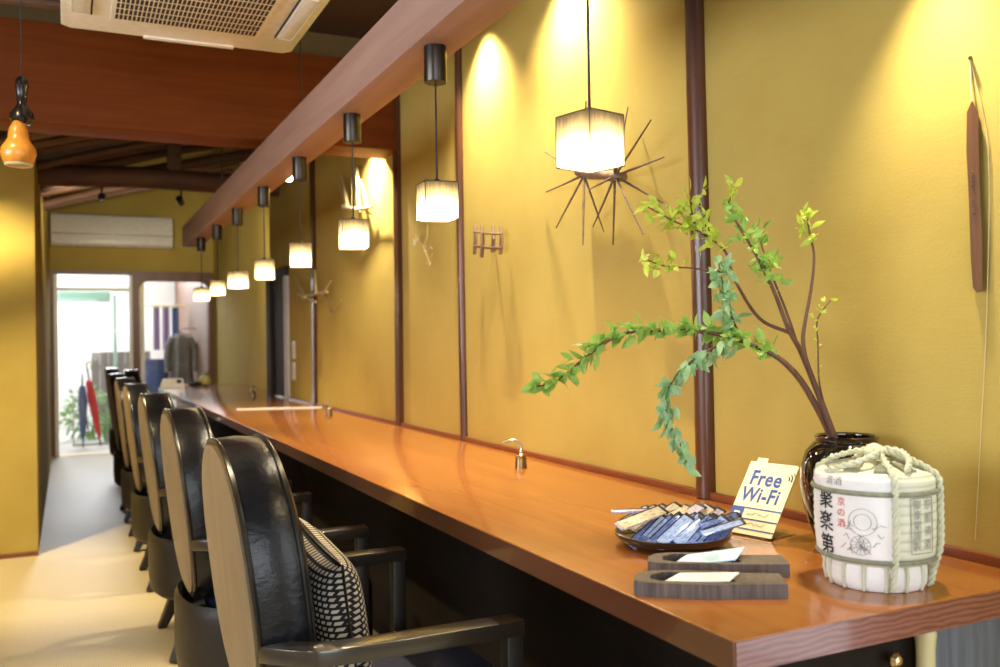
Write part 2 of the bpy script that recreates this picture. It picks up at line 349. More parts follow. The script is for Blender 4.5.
# serving hatch: dark frame and dark leaf with a pale edge
hb = MB().box((WX-.03, 6.18, .722), (WX+.002, 6.32, 1.56)).box((WX-.03, 5.72, 1.50), (WX+.002, 6.18, 1.56))
hp = struct(hb.build('window_1', M['slot']))
MB().box((WX-.012, 5.83, .722), (WX+.001, 6.18, 1.50)).build('window_panel', M['slot'], hp)
MB().box((WX-.016, 5.73, .722), (WX+.001, 5.83, 1.50)).build('window_jamb', M['plasterw'], hp)
# doors at the far end
Yd = 9.95
d1 = struct(MB().box((-.148, Yd-.05, 1.79), (1.385, Yd-.001, 1.83)).box((-.148, Yd-.05, 0), (-.118, Yd-.001, 1.79)).box((1.36, Yd-.05, 0), (1.385, Yd-.001, 1.79)).build('door_1', M['doorw']))
mb = MB().box((.60, Yd-.045, 0), (.665, Yd-.005, 1.79)).box((1.335, Yd-.045, 0), (1.36, Yd-.005, 1.79)).box((.665, Yd-.045, 1.73), (1.335, Yd-.005, 1.79)).box((.665, Yd-.045, 0), (1.335, Yd-.005, .12))
for cx, sx in ((.665, 1), (1.335, -1)):      # rounded upper corners of the opening
    pts = [(cx, 1.73)] + [(cx+sx*.09*(1-math.sin(t*PI/12)), 1.61+.09*math.cos(PI/2-(PI/2-t*PI/12)+0) if False else 1.73-.09*(1-math.cos(t*PI/12))) for t in range(7)]
    t_ = bmesh.new(); lo = [t_.verts.new((x, Yd-.045, z)) for x, z in pts]; hi = [t_.verts.new((x, Yd-.005, z)) for x, z in pts]
    for q in range(len(pts)): t_.faces.new((lo[q], lo[(q+1) % len(pts)], hi[(q+1) % len(pts)], hi[q]))
    t_.faces.new(lo); t_.faces.new(hi[::-1]); mb.add(t_)
d2 = struct(mb.build('door_2', M['doorw']))
MB().box((.665, Yd-.028, .12), (1.335, Yd-.022, 1.73)).build('door_glass', M['clear'], d2)
d3 = struct(MB().box((-.118, Yd+.005, 0), (-.085, Yd+.035, 1.79)).box((.57, Yd+.005, 0), (.60, Yd+.035, 1.79)).box((-.085, Yd+.005, 1.63), (.57, Yd+.035, 1.66)).build('door_3', M['white']))
MB().box((-.085, Yd+.016, .02), (.57, Yd+.022, 1.63)).build('door_glass', M['clear'], d3)
# courtyard beyond the doors
struct(MB().box((-1.2, 10.2, -.08), (2.6, 14, -.02)).build('ground', M['stone']))
struct(MB().box((-1.2, 13.4, -.05), (2.6, 13.5, 2.6)).build('wall_courtyard', M['plasterw']))
struct(MB().box((1.36, 10.2, -.05), (1.44, 13.4, 2.4)).build('wall_courtyard_side', M['brownw']))
struct(MB().box((-.52, 10.2, -.05), (-.42, 13.4, 2.4)).build('wall_courtyard_white', M['plasterw']))
struct(MB().box((.62, 10.35, -.05), (.74, 10.47, 2.3)).build('trim_11', M['plasterw']))

# ------------------------------------------------------------------ counter
ct = thing('counter', (WX-.28, .833, 0), 'long lacquered orange-brown wooden counter running along the ochre wall', 'counter')
def sub(mb_, name, mat, root=ct, label=None):
    mb_.xform(Matrix.Translation(-root.location)); o = mb_.build(name, mat, root)
    if label: o['label'] = label
    return o
poly = [(.688, .833), (WX-.0005, .833), (WX-.0005, 6.33), (1.3995, 6.33), (1.3995, 8.3), (.74, 8.28), (.688, 8.2)]
top = MB().prism(poly, .681, .72).bevel(.003)
sub(top, 'countertop', M['counter'])
sub(MB().box((.690, .8312, .6825), (WX-.001, .8325, .7185)), 'end_facing', M['edge'], label='end face of the counter with wavy wood grain')
sub(MB().box((.6868, .8335, .6825), (.6885, 8.19, .7185)), 'front_edge_shade', M['shaded_edge'], label='front edge of the counter, its shade painted in dark brown')  # shade on the aisle side of the counter, painted in as darker wood
sub(MB().box((1.02, .90, 0), (1.05, 8.1, .6805)), 'front_panel', M['dark'])
sub(MB().box((.76, .865, .0), (1.045, .895, .6805)), 'end_panel', M['dark'])
sub(MB().lathe([(.002, 0), (.004, .004), (.009, .010), (.010, .016), (.006, .021), (.001, .022)], n=16).xform(Matrix.Translation((.965, .865, .648)) @ Matrix.Rotation(PI/2, 4, 'X')), 'knob', M['gold'], label='round brass knob')
sub(MB().box((1.06, .875, 0), (1.25, .893, .6805)), 'side_board', M['greyboard'], label='weathered blue-grey board at the counter end')
bb = MB()
prof = []
for k in range(4):
    z0 = .0+k*.17; prof += [(.0165, z0), (.0155, z0+.02), (.0155, z0+.145), (.0175, z0+.16), (.0185, z0+.165)]
prof = [(r*.78, min(z, .680)) for r, z in prof] + [(.0125, .6805)]
bb.lathe(prof, (1.018, .848, 0), 18); sub(bb, 'bamboo_post', M['bamboo'], label='pale jointed bamboo post under the counter end')

# ------------------------------------------------------------------ chairs
def superell(t, a, b, e):
    c, s_ = math.cos(t), math.sin(t); return math.copysign(abs(c)**(2/e), c)*a, math.copysign(abs(s_)**(2/e), s_)*b
def make_chair():
    # local frame: origin on the floor under the seat centre, facing +x; backrest leans back
    ch = thing('armchair', (0, 0, 0), '', 'chair', 'black leather armchairs along the counter')
    ox = .50
    def xr(z): return .238-ox+(.90-z)*.11          # rear face of the back
    N = 56; TH = .088
    def ring(scale, dx, sz=None):
        out = []
        for k in range(N):
            y, z = superell(2*PI*k/N, .235*scale, .248*scale, 2.35); z += .652
            out.append((xr(z)+dx, y, z))
        return out
    def loft(rings, cap0=False, cap1=False):
        mb_ = MB(); vs = [[mb_.bm.verts.new(p) for p in r_] for r_ in rings]
        for a, b in zip(vs, vs[1:]):
            for k in range(N): mb_.bm.faces.new((a[k], a[(k+1) % N], b[(k+1) % N], b[k]))
        if cap0: mb_.bm.faces.new(vs[0][::-1])
        if cap1: mb_.bm.faces.new(vs[-1])
        return mb_
    back = loft([ring(.955, .004), ring(.985, 0), ring(1.0, .010), ring(1.012, TH*.5), ring(1.0, TH-.008), ring(.97, TH+.004), ring(.8, TH+.016), ring(.5, TH+.025), ring(.15, TH+.028)], True, True).build('backrest', M['leather'], ch)
    bp = loft([ring(.955, .006), ring(.955, -.004), ring(.90, -.008), ring(.5, -.012), ring(.1, -.013)], True, True).build('back_panel', M['tan'], back); bp['label'] = 'pale tan oval panel on the rear of the backrest'
    MB().tube([Vector(p) for p in ring(.992, .004)], .0048, 8, closed=True).build('piping', M['pipe'], back)
    MB().tube([Vector(p) for p in ring(.997, TH-.002)], .0048, 8, closed=True).build('piping', M['pipe'], back)
    # upholstered drum below the seat, open tub lip behind the backrest
    dr = MB().lathe([(.80, .205), (.93, .20), (.985, .215), (1.0, .26), (1.0, .37), (.995, .395), (.965, .408), (.93, .400), (.915, .385), (.91, .33)], (.02, 0, 0), 48, .262, .268, True, 2.5)
    dr.build('seat_base', M['leather2'], ch)
    se = MB().lathe([(.85, .325), (.97, .335), (1, .365), (1, .40), (.96, .425), (.8, .438), (.4, .445), (.05, .446)], (.055, 0, 0), 48, .215, .228, True, 3.2)
    se.build('seat', M['navy'], ch)
    for s in (-1, 1):
        arm = [(-.207, s*.220, .578), (-.19, s*.250, .582), (-.155, s*.280, .583), (-.10, s*.295, .583), (.20, s*.298, .583)]
        MB().bar(smooth_path(arm, 5), .046, .026).bevel(.002).build('armrest', M['arm'], ch)
        MB().box((.170, s*.298-.016, 0), (.2, s*.298+.016, .5695), .003).build('leg', M['chairwood'], ch)
        MB().bar([(-.10, s*.165, .23), (-.125, s*.18, .15), (-.165, s*.205, .045), (-.185, s*.215, 0)], [.05, .048, .036, .032], [.05, .046, .034, .03], (1, 0, 0)).bevel(.004).build('leg', M['chairwood'], ch)
        # short bracket that ties the arm to the seat drum
        MB().bar([(.12, s*.265, .30), (.168, s*.285, .30)], .03, .03).build('bracket', M['chairwood'], ch)
    return ch
CH = [(0, 1.70, 0, 'first armchair beside the counter, large in front, holding the patterned cushion'),
      (0, 2.58, 0, 'second armchair from the cushion end, just behind the cushioned armchair'),
      (0, 3.47, 0, 'third armchair from the cushion end of the row along the counter'),
      (0.0, 4.46, 0, 'fourth armchair from the cushion end of the row along the counter'),
      (.0, 5.32, 0, 'fifth armchair from the cushion end of the row along the counter'),
      (.0, 6.24, 0, 'sixth armchair from the cushion end, third from the doors'),
      (.13, 7.10, 0, 'second armchair from the far doors, pushed closer in to the counter'),
      (.04, 7.95, .0, 'last armchair of the row, nearest the far doors')]
ch0 = make_chair()
for i, (dx, y, rz, lab) in enumerate(CH):
    c = ch0 if i == 0 else copy_tree(ch0)
    c.location = (.495+dx, y, 0); c.rotation_euler.z = rz; c['label'] = lab

# cushion standing on the first chair, leaning on its backrest
def make_cushion():
    mb_ = MB(); n = 26; uvl = mb_.bm.loops.layers.uv.new('UVMap'); uv = {}
    W_, H_, T_ = .37, .27, .052
    for side in (1, -1):
        g = []
        for i in range(n+1):
            row = []
            for j in range(n+1):
                u, v = i/n*2-1, j/n*2-1
                pin = 1-.07*(1-abs(u)**2)*(abs(v)**3)-.0*u
                pin2 = 1-.07*(1-abs(v)**2)*(abs(u)**3)
                x = side*T_*max(0, (1-u**4)*(1-v**4))**.62
                p = mb_.bm.verts.new((x, u*W_/2*pin2, v*H_/2*pin)); uv[p] = (u*W_/2*1.15+side*3+.01*v, v*H_/2*1.15); row.append(p)
            g.append(row)
        for i in range(n):
            for j in range(n):
                f = mb_.bm.faces.new((g[i][j], g[i+1][j], g[i+1][j+1], g[i][j+1]))
                for l in f.loops: l[uvl].uv = uv[l.vert]
    bmesh.ops.remove_doubles(mb_.bm, verts=mb_.bm.verts, dist=1e-5)
    return mb_
cu = thing('cushion', (.432, 1.71, .447), 'black and cream block patterned cushion propped on the first armchair', 'cushion')
o = make_cushion().xform(Matrix.Translation((.004, 0, .128)) @ Matrix.Rotation(math.radians(-9), 4, 'Y') @ Matrix.Rotation(math.radians(5), 4, 'X')).build('cover', M['cushion'], cu)
pts = []
for k in range(96):
    t = k/96*4; e = int(t); f = (t-e)*2-1
    u, v = [(f, -1), (1, f), (-f, 1), (-1, -f)][e]
    pts.append(Vector((0, u*.185*(1-.07*(1-v*v)*0-.07*(1-abs(v)**2)*(abs(u)**3)), v*.135*(1-.07*(1-abs(u)**2)*(abs(v)**3)))))
MB().tube(pts, .0026, 6, closed=True).xform(Matrix.Translation((.004, 0, .128)) @ Matrix.Rotation(math.radians(-9), 4, 'Y') @ Matrix.Rotation(math.radians(5), 4, 'X')).build('piping', M['pipe'], cu)

# ------------------------------------------------------------------ pendants
def make_pendant():
    zb = 1.326; S = .0355; ZH = .076
    p = thing('pendant_light', (0, 0, zb), '', 'pendant lamp', 'cube pendant lamps under the long beam')
    top = 1.690-zb
    MB().lathe([(.0233, top-.076), (.0241, top-.074), (.0241, top-.003), (.0241, top-.0004)], n=28).build('canopy', M['bronze'], p)
    MB().tube([(0, 0, top-.076), (0, 0, ZH+.010)], .0022, 8).build('cord', M['cord'], p)
    mb_ = MB(); q = [(-S, -S), (S, -S), (S, S), (-S, S)]; t = .003
    lo = [mb_.bm.verts.new((x, y, 0)) for x, y in q]; hi = [mb_.bm.verts.new((x, y, ZH)) for x, y in q]
    for k in range(4): mb_.bm.faces.new((lo[k], lo[(k+1) % 4], hi[(k+1) % 4], hi[k]))
    mb_.bm.faces.new(hi)
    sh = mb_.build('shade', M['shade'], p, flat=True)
    fr = MB()
    for z in (0, ZH):
        for k in range(4):
            a, b = q[k], q[(k+1) % 4]; fr.tube([(a[0], a[1], z), (b[0], b[1], z)], .0009, 6)
    for x, y in q: fr.tube([(x, y, 0), (x, y, ZH)], .0009, 6)
    fr.build('frame', M['black'], sh)
    MB().lathe([(.005, ZH+.010), (.008, ZH+.006), (.008, ZH+.001), (.008, ZH-.014)], n=16).build('socket', M['bronze'], p)
    MB().lathe([(.003, .016), (.010, .019), (.015, .028), (.016, .035), (.012, .045), (.008, .054), (.008, ZH-.014)], n=20).build('bulb', M['bulb'], p)
    l = bpy.data.lights.new('pendant_glow', 'POINT'); l.energy = 1.35; l.color = (1, .78, .46); l.shadow_soft_size = .016
    lo_ = bpy.data.objects.new('pendant_glow', l); COL.objects.link(lo_); lo_.parent = p; lo_.location = (0, 0, .010)
    return p
pl = ['first cube pendant lamp, in front of the twig star on the wall', 'second cube pendant lamp, hanging left of the small twig rack',
      'third cube pendant lamp, in front of the tall stick bundle on the wall', 'fourth cube pendant lamp, just above the crossed-stick ornament',
      'fifth cube pendant lamp from the vase end, against the dark ochre wall', 'sixth cube pendant lamp from the vase end of the beam',
      'seventh cube pendant lamp, second from the far doors', 'last cube pendant lamp, nearest the far doors']
p0 = make_pendant()
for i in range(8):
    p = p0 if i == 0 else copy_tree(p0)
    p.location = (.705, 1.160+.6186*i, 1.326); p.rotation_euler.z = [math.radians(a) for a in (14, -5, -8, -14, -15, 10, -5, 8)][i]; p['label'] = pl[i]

# wall-washing spotlights on the hidden side of the long beam
def wash(y, energy, tgt, label, ang=64, hz=.24):
    s = thing('spotlight', (WX, y, 1.95+hz), label, 'spotlight', 'wall-washing spotlights high on the ochre wall')
    MB().tube([(0, 0, .05), (-.06, 0, .05), (-.095, 0, 0)], .006, 8).build('bracket', M['bronze'], s)
    d = (Vector(tgt)-Vector((1.161, y, 1.95+hz))).normalized(); c = Vector((-.10, 0, 0))
    MB().tube([c-d*.03, c+d*.028], .022, 16).build('lamp_head', M['bronze'], s)
    spot('spotlight_beam', Vector((WX, y, 1.95+hz))+c+d*.034, tgt, energy, ang, 1.0, WARM, .018)
wash(2.72, 80, (1.22, 2.72, 1.3), 'wall-washing spotlight over the small twig rack', 100, .24)
wash(2.14, 95, (1.22, 2.14, 1.3), 'wall-washing spotlight over the twig star', 115, .24)
wash(3.92, 85, (1.20, 3.92, 1.2), 'wall-washing spotlight over the stick bundle', 140, .06)
wash(.98, 34, (1.19, .98, .9), 'wall-washing spotlight over the leafy vase', 78, -.13)
def fill_spot(x, tgt, e, ang, label):  # added lamps hidden by the tie beam, brightening the far walls and air conditioner
    s_ = thing('spotlight', (x, 6.045, 2.045), label, 'spotlight', 'added fill lights under the round tie beam')
    d = (Vector(tgt)-s_.location).normalized(); c = Vector((0, .07, -.05))
    MB().tube([(0, 0, .01), (0, .03, -.03), c], .006, 8).build('bracket', M['bronze'], s_)
    MB().tube([c-d*.03, c+d*.03], .022, 16).build('lamp_head', M['bronze'], s_)
    spot('spotlight_beam', s_.location+c+d*.036, tgt, e, ang, .7, WARM, .02)
fill_spot(.20, (.3, 9.95, 1.9), 62, 80, 'added fill light under the round tie beam turned to the white wall air conditioner')
fill_spot(.66, (1.40, 8.2, 1.2), 60, 85, 'added fill light under the round tie beam turned to the far counter wall')
# small lit spotlight seen under the beam
s = thing('spotlight', (.776, 3.50, 1.712), 'small glowing bare spotlight at the beam behind the third canopy', 'spotlight')
MB().tube([(-.017, -.0, .012), (.0, .0, .012), (.0, .0, .0)], .005, 8).build('bracket', M['bronze'], s)
MB().lathe([(.003, -.018), (.012, -.014), (.016, 0), (.012, .009), (.005, .014)], n=18).build('bulb', M['bulb'], s)
# recessed ceiling downlights over the aisle
def downlight(x, y, z, e, ang, label, tgt=None):
    d = thing('downlight', (x, y, z), label, 'downlight', 'recessed aisle downlights')
    MB().lathe([(.055, -.001), (.055, -.006), (.045, -.008), (.042, -.002)], n=24).build('rim', M['black'], d)
    MB().lathe([(.041, -.0015), (.03, -.004), (.005, -.005)], n=24).build('lens', M['bulb'], d)
    spot('downlight_beam', (x, y, z-.015), tgt or (x, y, 0), e, ang, .5, (1, .80, .45), .04)
downlight(-.62, 4.62, 2.32, 235, 120, 'aisle downlight under the rafters in front of the stub wall', (-.62, 4.62, 0))
downlight(-.65, 1.98, 2.34, 105, 80, 'ceiling downlight over the aisle beside the first armchairs', (.15, 2.1, .4))
# ------------------------------------------------------------------ ceiling cassette and wall air conditioner
ca = thing('ceiling_air_conditioner', (.3135, 2.509, 1.972), 'cream square cassette air conditioner under the ceiling', 'air conditioner')
h = .428; CK = .75
MB().prism([(-h+.03, -h), (h-.03, -h), (h, -h+.03), (h, h-.03), (h-.03, h), (-h+.03, h), (-h, h-.03), (-h, -h+.03)], 0, .035).bevel(.006).build('panel', M['cream'], ca)
MB().box((-.40, -.40, .0355), (.40, .40, .489)).build('body', M['white'], ca)
gr = MB().box((-.265, -.29, -.007), (.265, .29, -.0005), .003).build('intake_grille', M['cream'], ca)
sl = MB()
for i in range(34):
    for j in range(9):
        x = -.245+i*.01485; y = -.265+j*.059; sl.box((x-.0048, y-.023, -.0082), (x+.0048, y+.023, -.0068))
sl.build('grille_slots', M['slot'], gr)
for k in (0, 2, 3):
    a = k*PI/2; R_ = Matrix.Rotation(a, 4, 'Z')
    fl = MB(); pts_ = []
    for t in range(13): pts_.append((.355+.0245*math.sin(t*PI/12), .20+.03*math.cos(PI/2-(t*PI/12-PI/2)) if False else .2))
    fl.box((.335, -.225, -.010), (.392, .225, -.0005), .009).xform(R_); fl.build('louver_flap', M['white'], ca)
    MB().box((.325, -.238, -.003), (.331, .238, -.0004)).xform(R_).build('louver_gap', M['slot'], ca)
MB().box((-.14, .405, -.007), (.20, .434, .006), .003).build('logo_strip', M['cream'], ca)
for ob in [ca]: ob.scale = (CK, CK, CK)
wa = thing('wall_air_conditioner', (.42, Yd, 2.06), 'long white wall-mounted air conditioner above the far doors', 'air conditioner')
mb = MB(); pr = [(0, 0), (-.17, 0), (-.205, .03), (-.21, .11), (-.20, .27), (-.17, .31), (0, .31)]
t_ = bmesh.new(); A_ = [t_.verts.new((-.556, y, z)) for y, z in pr]; B_ = [t_.verts.new((.556, y, z)) for y, z in pr]
for k in range(len(pr)): t_.faces.new((A_[k], A_[(k+1) % len(pr)], B_[(k+1) % len(pr)], B_[k]))
t_.faces.new(A_[::-1]); t_.faces.new(B_); mb.add(t_).bevel(.006); mb.build('body', M['white'], wa)
MB().box((-.53, -.214, .02), (.53, -.2065, .095), .002).build('outlet_flap', M['white'], wa)
MB().box((-.55, -.2135, .112), (.55, -.2085, .118)).build('panel_gap', M['slot'], wa)
MB().box((-.5, -.16, .3085), (.4, -.03, .318), .002).build('top_vent', M['slot'], wa)

# thin rods from which the long beam hangs
for (x, y, ht_, lab_) in ((301, 104, 2.34, 'thin rod that holds up the long beam beside the cassette air conditioner'), (222, 188, 2.30, 'thin rod that holds up the far end of the long beam')):
    q_ = at(x, y, 'x', .668); q_.z = 1.817
    single(MB().tube([q_-Vector((0, 0, .0005)), Vector((q_.x, q_.y, ht_))], .0025, 8), 'hanging_rod', M['bronze'], q_, lab_, 'rod')
# gourd lamp on a cord, upper left
g = thing('hanging_gourd', (-.107, 2.6, 1.532), 'orange bottle gourd hanging on a cord beneath a black gourd-shaped cap', 'gourd')
MB().lathe([(.028, .001), (.037, .012), (.042, .03), (.040, .045), (.031, .058), (.0245, .070), (.024, .080), (.021, .095), (.014, .108), (.009, .116)], n=28).build('gourd_body', M['gourd'], g)
MB().lathe([(.026, .001), (.030, -.001), (.0325, .001), (.034, .005)], n=28, caps=False).build('rim', M['bamboo'], g)
MB().lathe([(.008, .106), (.020, .108), (.029, .120), (.028, .135), (.018, .148), (.0115, .160), (.0125, .185), (.0165, .205), (.014, .222), (.006, .230)], (.008, .01, 0), 24).build('cap', M['dgourd'], g)
MB().tube([(.008, .01, .23), (.008, .01, .808)], .0016, 6).build('cord', M['cord'], g)

# ------------------------------------------------------------------ wall ornaments
def wp(x, y, off=0): return at(x, y, 'x', WX-off)
# star of twigs
st = thing('twig_star', wp(605, 178, .03), 'dark star of thin twigs tied to short logs on the wall behind the first pendant', 'wall ornament')
L0 = st.location.copy()
for a, b in (((578, 172), (604, 175)), ((604, 175), (624, 177))):
    MB().tube([wp(*a, .03)-L0, wp((a[0]+b[0])/2, (a[1]+b[1])/2+.5, .036)-L0, wp(*b, .03)-L0], [.011, .015, .012], 10).build('log', M['driftwood'], st)
for hub, tips in (((584, 175), [(546, 192), (556, 228), (583, 245), (604, 232), (545, 152), (586, 101)]), ((615, 176), [(593, 227), (613, 245), (643, 234), (663, 203), (664, 157), (651, 120), (628, 107), (614, 150), (588, 190)])):
    for k, t in enumerate(tips):
        MB().tube([wp(*hub, .04)-L0, (wp(*hub, .04)*.5+wp(*t, .05+.02*(k % 3))*.5)-L0, wp(*t, .012+.04*(k % 3))-L0], [.0035, .0028, .0018], 6).build('twig', M['twig'], st)
# little rack of sticks
ra = thing('twig_rack', wp(488, 252, .0), 'small rack of short upright twigs on two rails, fixed to the wall', 'wall ornament')
L0 = ra.location.copy()
for x, y0, y1, o_ in ((475, 225, 254, .03), (482, 226, 257, .045), (493, 226, 252, .03), (501, 227, 254, .02)):
    MB().tube([wp(x, y0, o_)-L0, wp(x+.6, (y0+y1)/2, o_+.004)-L0, wp(x-.5, y1, o_)-L0], [.006, .007, .0065], 8).build('upright_twig', M['driftwood'], ra)
for y, r_ in ((233, .0035), (247, .0045)):
    MB().tube([wp(474, y-1, .04)-L0, wp(488, y+.5, .05)-L0, wp(502, y+1, .03)-L0], r_, 8).build('rail', M['twig'], ra)
MB().tube([wp(495, 250, .001)-L0, wp(492, 248, .04)-L0], .004, 8).build('peg', M['driftwood'], ra)
# dried white flower
fl = thing('dried_flower', wp(427, 250, .0), 'pale dried flower sprig on the wall below the second pendant', 'dried flower')
L0 = fl.location.copy()
stem = [wp(428, 225, .006), wp(427, 238, .02), wp(424, 248, .025), wp(427, 256, .025), wp(430, 264, .02)]
MB().tube([p-L0 for p in smooth_path(stem)], .0014, 6).build('stem', M['bamboo'], fl)
mb = MB()
random.seed(3)
for k in range(8):
    a = k*PI/4; c = wp(416, 240, .03); tip = c+Vector((random.uniform(-.008, .008), math.cos(a)*.026, math.sin(a)*.026))
    n_ = Vector((-.3, -math.sin(a), math.cos(a))).normalized()*.009; m_ = (c+tip)/2+Vector((-.004, 0, 0))
    mb.quad(c-L0, m_+n_-L0, tip-L0, m_-n_-L0)
mb.build('blossom', M['creamp'], fl)
MB().tube([p-L0 for p in (wp(416, 240, .028), wp(421, 243, .026), wp(424, 248, .025))], .0012, 6).build('side_stem', M['bamboo'], fl)
mb = MB()
for k in range(9):
    c = wp(random.uniform(423, 433), random.uniform(246, 266), .024)-L0; a = random.uniform(0, PI); v = Vector((random.uniform(-.003, .003), math.cos(a)*.010, math.sin(a)*.012)); w_ = Vector((-.001, -v.z*.5, v.y*.5))
    mb.quad(c-v, c+w_, c+v, c-w_)
mb.build('petals', M['creamp'], fl)
# tall stick bundle
sb = thing('stick_bundle', wp(355, 212, .0), 'upright pale sticks bundled on a short cross rail on the wall behind the third pendant', 'wall ornament')
L0 = sb.location.copy()
for a, b, r_ in (((341, 172), (349, 212), .009), ((338, 181), (346, 207), .006), ((357, 165), (359, 212), .010), ((361, 180), (368, 212), .008), ((352, 178), (353, 210), .004)):
    MB().tube([wp(*b, .03)-L0, (wp(*a, .035)*.5+wp(*b, .04)*.5)-L0, wp(*a, .02)-L0], [r_, r_*.9, r_*.6], 8).build('stick', M['bamboo'], sb)
MB().tube([wp(343, 207, .035)-L0, wp(358, 209, .045)-L0, wp(372, 207, .03)-L0], [.011, .009, .008], 8).build('cross_rail', M['bamboo'], sb)
MB().tube([wp(366, 212, .03)-L0, wp(385, 219, .02)-L0], .004, 8).build('side_twig', M['twig'], sb)
MB().tube([wp(358, 209, .045)-L0, wp(359, 210, .0005)-L0], .005, 8).build('peg', M['driftwood'], sb)
# crossed sticks
xs = thing('crossed_stick_ornament', wp(314, 294, .0), 'pale crossed sticks on a slanting rail on the wall below the fourth pendant', 'wall ornament')
L0 = xs.location.copy()
MB().tube([wp(303, 297, .03)-L0, wp(314, 294, .04)-L0, wp(327, 292, .03)-L0], [.012, .010, .008], 8).build('rail', M['bamboo'], xs)
for a, b, r_ in (((294, 275), (305, 297), .008), ((315, 270), (316, 294), .008), ((298, 294), (316, 302), .007), ((331, 281), (322, 295), .005), ((341, 300), (330, 315), .003)):
    MB().tube([wp(*a, .03)-L0, wp(*b, .05 if r_ > .004 else .01)-L0], [r_*.7, r_], 8).build('stick', M['bamboo'], xs)
MB().tube([wp(326, 292, .03)-L0, wp(331, 312, .012)-L0, wp(338, 305, .008)-L0], .003, 6).build('twig', M['twig'], xs)
MB().tube([wp(314, 294, .04)-L0, wp(314, 294, .0005)-L0], .005, 8).build('peg', M['driftwood'], xs)
# hanging wooden spatula
kn = thing('hanging_wooden_paddle', wp(976, 292, .012), 'narrow dark wooden paddle with small marks hanging by a string on the wall', 'wall ornament')
L0 = kn.location.copy()
out = [(972, 103), (968, 112), (967.5, 150), (970, 200), (972, 260), (974, 287), (977, 291), (981, 288), (981, 240), (978, 180), (977, 112)]
mb = MB(); f_ = [mb.bm.verts.new(wp(x, y, .014)-L0) for x, y in out]; b_ = [mb.bm.verts.new(wp(x, y, .004)-L0) for x, y in out]
mb.bm.faces.new(f_); mb.bm.faces.new(b_[::-1])
for k in range(len(out)): mb.bm.faces.new((f_[k], f_[(k+1) % len(out)], b_[(k+1) % len(out)], b_[k]))
mb.bevel(.002); bd = mb.build('blade', wood('paddle_wood', (.11, .045, .02), (.20, .09, .04), 'z', .4, .3, 3), kn)
mb = MB()
for cx_, cy_ in ((971.5, 174), (972.5, 185), (973.5, 204), (974, 214)):
    for k in range(5):
        x0 = cx_+random.uniform(-2, 1); y0 = cy_+random.uniform(-4, 3)
        mb.tube([wp(x0, y0, .0150)-L0, wp(x0+random.uniform(1, 2.5), y0+random.uniform(-1, 2.5), .0150)-L0], .0005, 5)
mb.build('brush_marks', M['ink'], bd)
MB().tube([wp(972, 104, .010)-L0, wp(970.5, 80, .006)-L0, wp(970, 57, .001)-L0], .0012, 6).build('string', M['bamboo'], kn)
MB().tube([wp(972, 104, .008)-L0, wp(971.5, 80, .004)-L0, wp(970, 57, .001)-L0], .0010, 6).build('string', M['bamboo'], kn)
MB().tube([p-L0 for p in smooth_path([wp(970, 57, .003), wp(988, 150, .004), wp(987, 300, .004), wp(981, 430, .003), wp(975, 540, .003)])], .0006, 5).build('twine', M['bamboo'], kn)
MB().tube([wp(970, 58, .014)-L0, wp(970, 57, -.004)-L0], .003, 8).build('nail', M['brass'], kn)
# light switches
for k, (y, z) in enumerate(((350, 0), (371, 0))):
    c = at(294.5, y, 'x', WX); s_ = thing('light_switch', c, ['upper white switch plate on the far wall beside the dark hatch', 'lower white switch plate on the far wall beside the dark hatch'][k], 'light switch', 'switch plates')
    MB().box((-.008, -.035, -.055), (0, .035, .055), .002).build('plate', M['white'], s_)
    MB().box((-.0115, -.015, -.03), (-.0078, .015, .03), .0015).build('rocker', M['paper'], s_)

# ------------------------------------------------------------------ things on the counter
Z = .72
def bell(px, label, rz):
    c = at(*px, 'z', Z); b = thing('brass_bell', c, label, 'bell', 'small brass bells along the counter', rz)
    MB().lathe([(.0165, 0), (.0165, .005), (.0155, .022), (.0135, .032), (.0150, .035), (.0105, .040), (.005, .044)], n=24).build('bell_body', M['brass'], b)
    MB().tube(smooth_path([(0, 0, .042), (.002, 0, .058), (-.006, .006, .074), (-.020, .018, .076), (-.036, .030, .070)]), .0028, 8).build('curved_handle', M['steel'], b)
bell((521, 468), 'small brass bell with curved handle on the counter, left of the vase and sign', .2)
bell((329, 416), 'small brass bell on the counter beside the white strip', -1.2)
bell((253, 397), 'small brass bell farthest along the counter', 2.4)
a, b = at(237, 410, 'z', Z), at(322, 408, 'z', Z)
single(MB().bar([a+Vector((0, 0, .004)), b+Vector((0, 0, .004))], .035, .008), 'white_strip', M['paper'], (a+b)/2-Vector((0, 0, 0)), 'thin white strip lying straight across the counter', 'strip')
# far end of the counter
bx = thing('white_card_stand', (.78, 8.0, Z), 'white folded card with a black diamond at the far end of the counter', 'card')
t_ = MB().prism([(-.10, 0), (.10, 0), (.085, .075), (-.07, .078)], -.012, .012).xform(Matrix(((1, 0, 0, 0), (0, 0, 1, 0), (0, 1, 0, 0), (0, 0, 0, 1)))); t_.build('card', M['paper'], bx)
MB().prism([(-.03, .0), (0, -.018), (.03, 0), (0, .02)], -.004, .0).xform(Matrix.Translation((.055, -.0125, .052)) @ Matrix(((1, 0, 0, 0), (0, 0, 1, 0), (0, 1, 0, 0), (0, 0, 0, 1)))).build('diamond', M['ink'], bx)
gd = thing('small_gourd', (1.06, 8.15, Z), 'small round sage gourd with a pointed stem at the far counter end', 'gourd')
MB().lathe([(.02, 0), (.045, .012), (.055, .04), (.046, .068), (.022, .085), (.006, .09)], n=24).build('gourd_body', M['sand'], gd)
MB().tube(smooth_path([(0, 0, .085), (.015, 0, .105), (.05, 0, .118)]), [.009]*12+[.004], 8).build('stem', M['twig'], gd)
rk = thing('dark_stone', (.98, 8.12, Z), 'small dark rounded stone lying at the far counter end beside the gourd', 'stone')
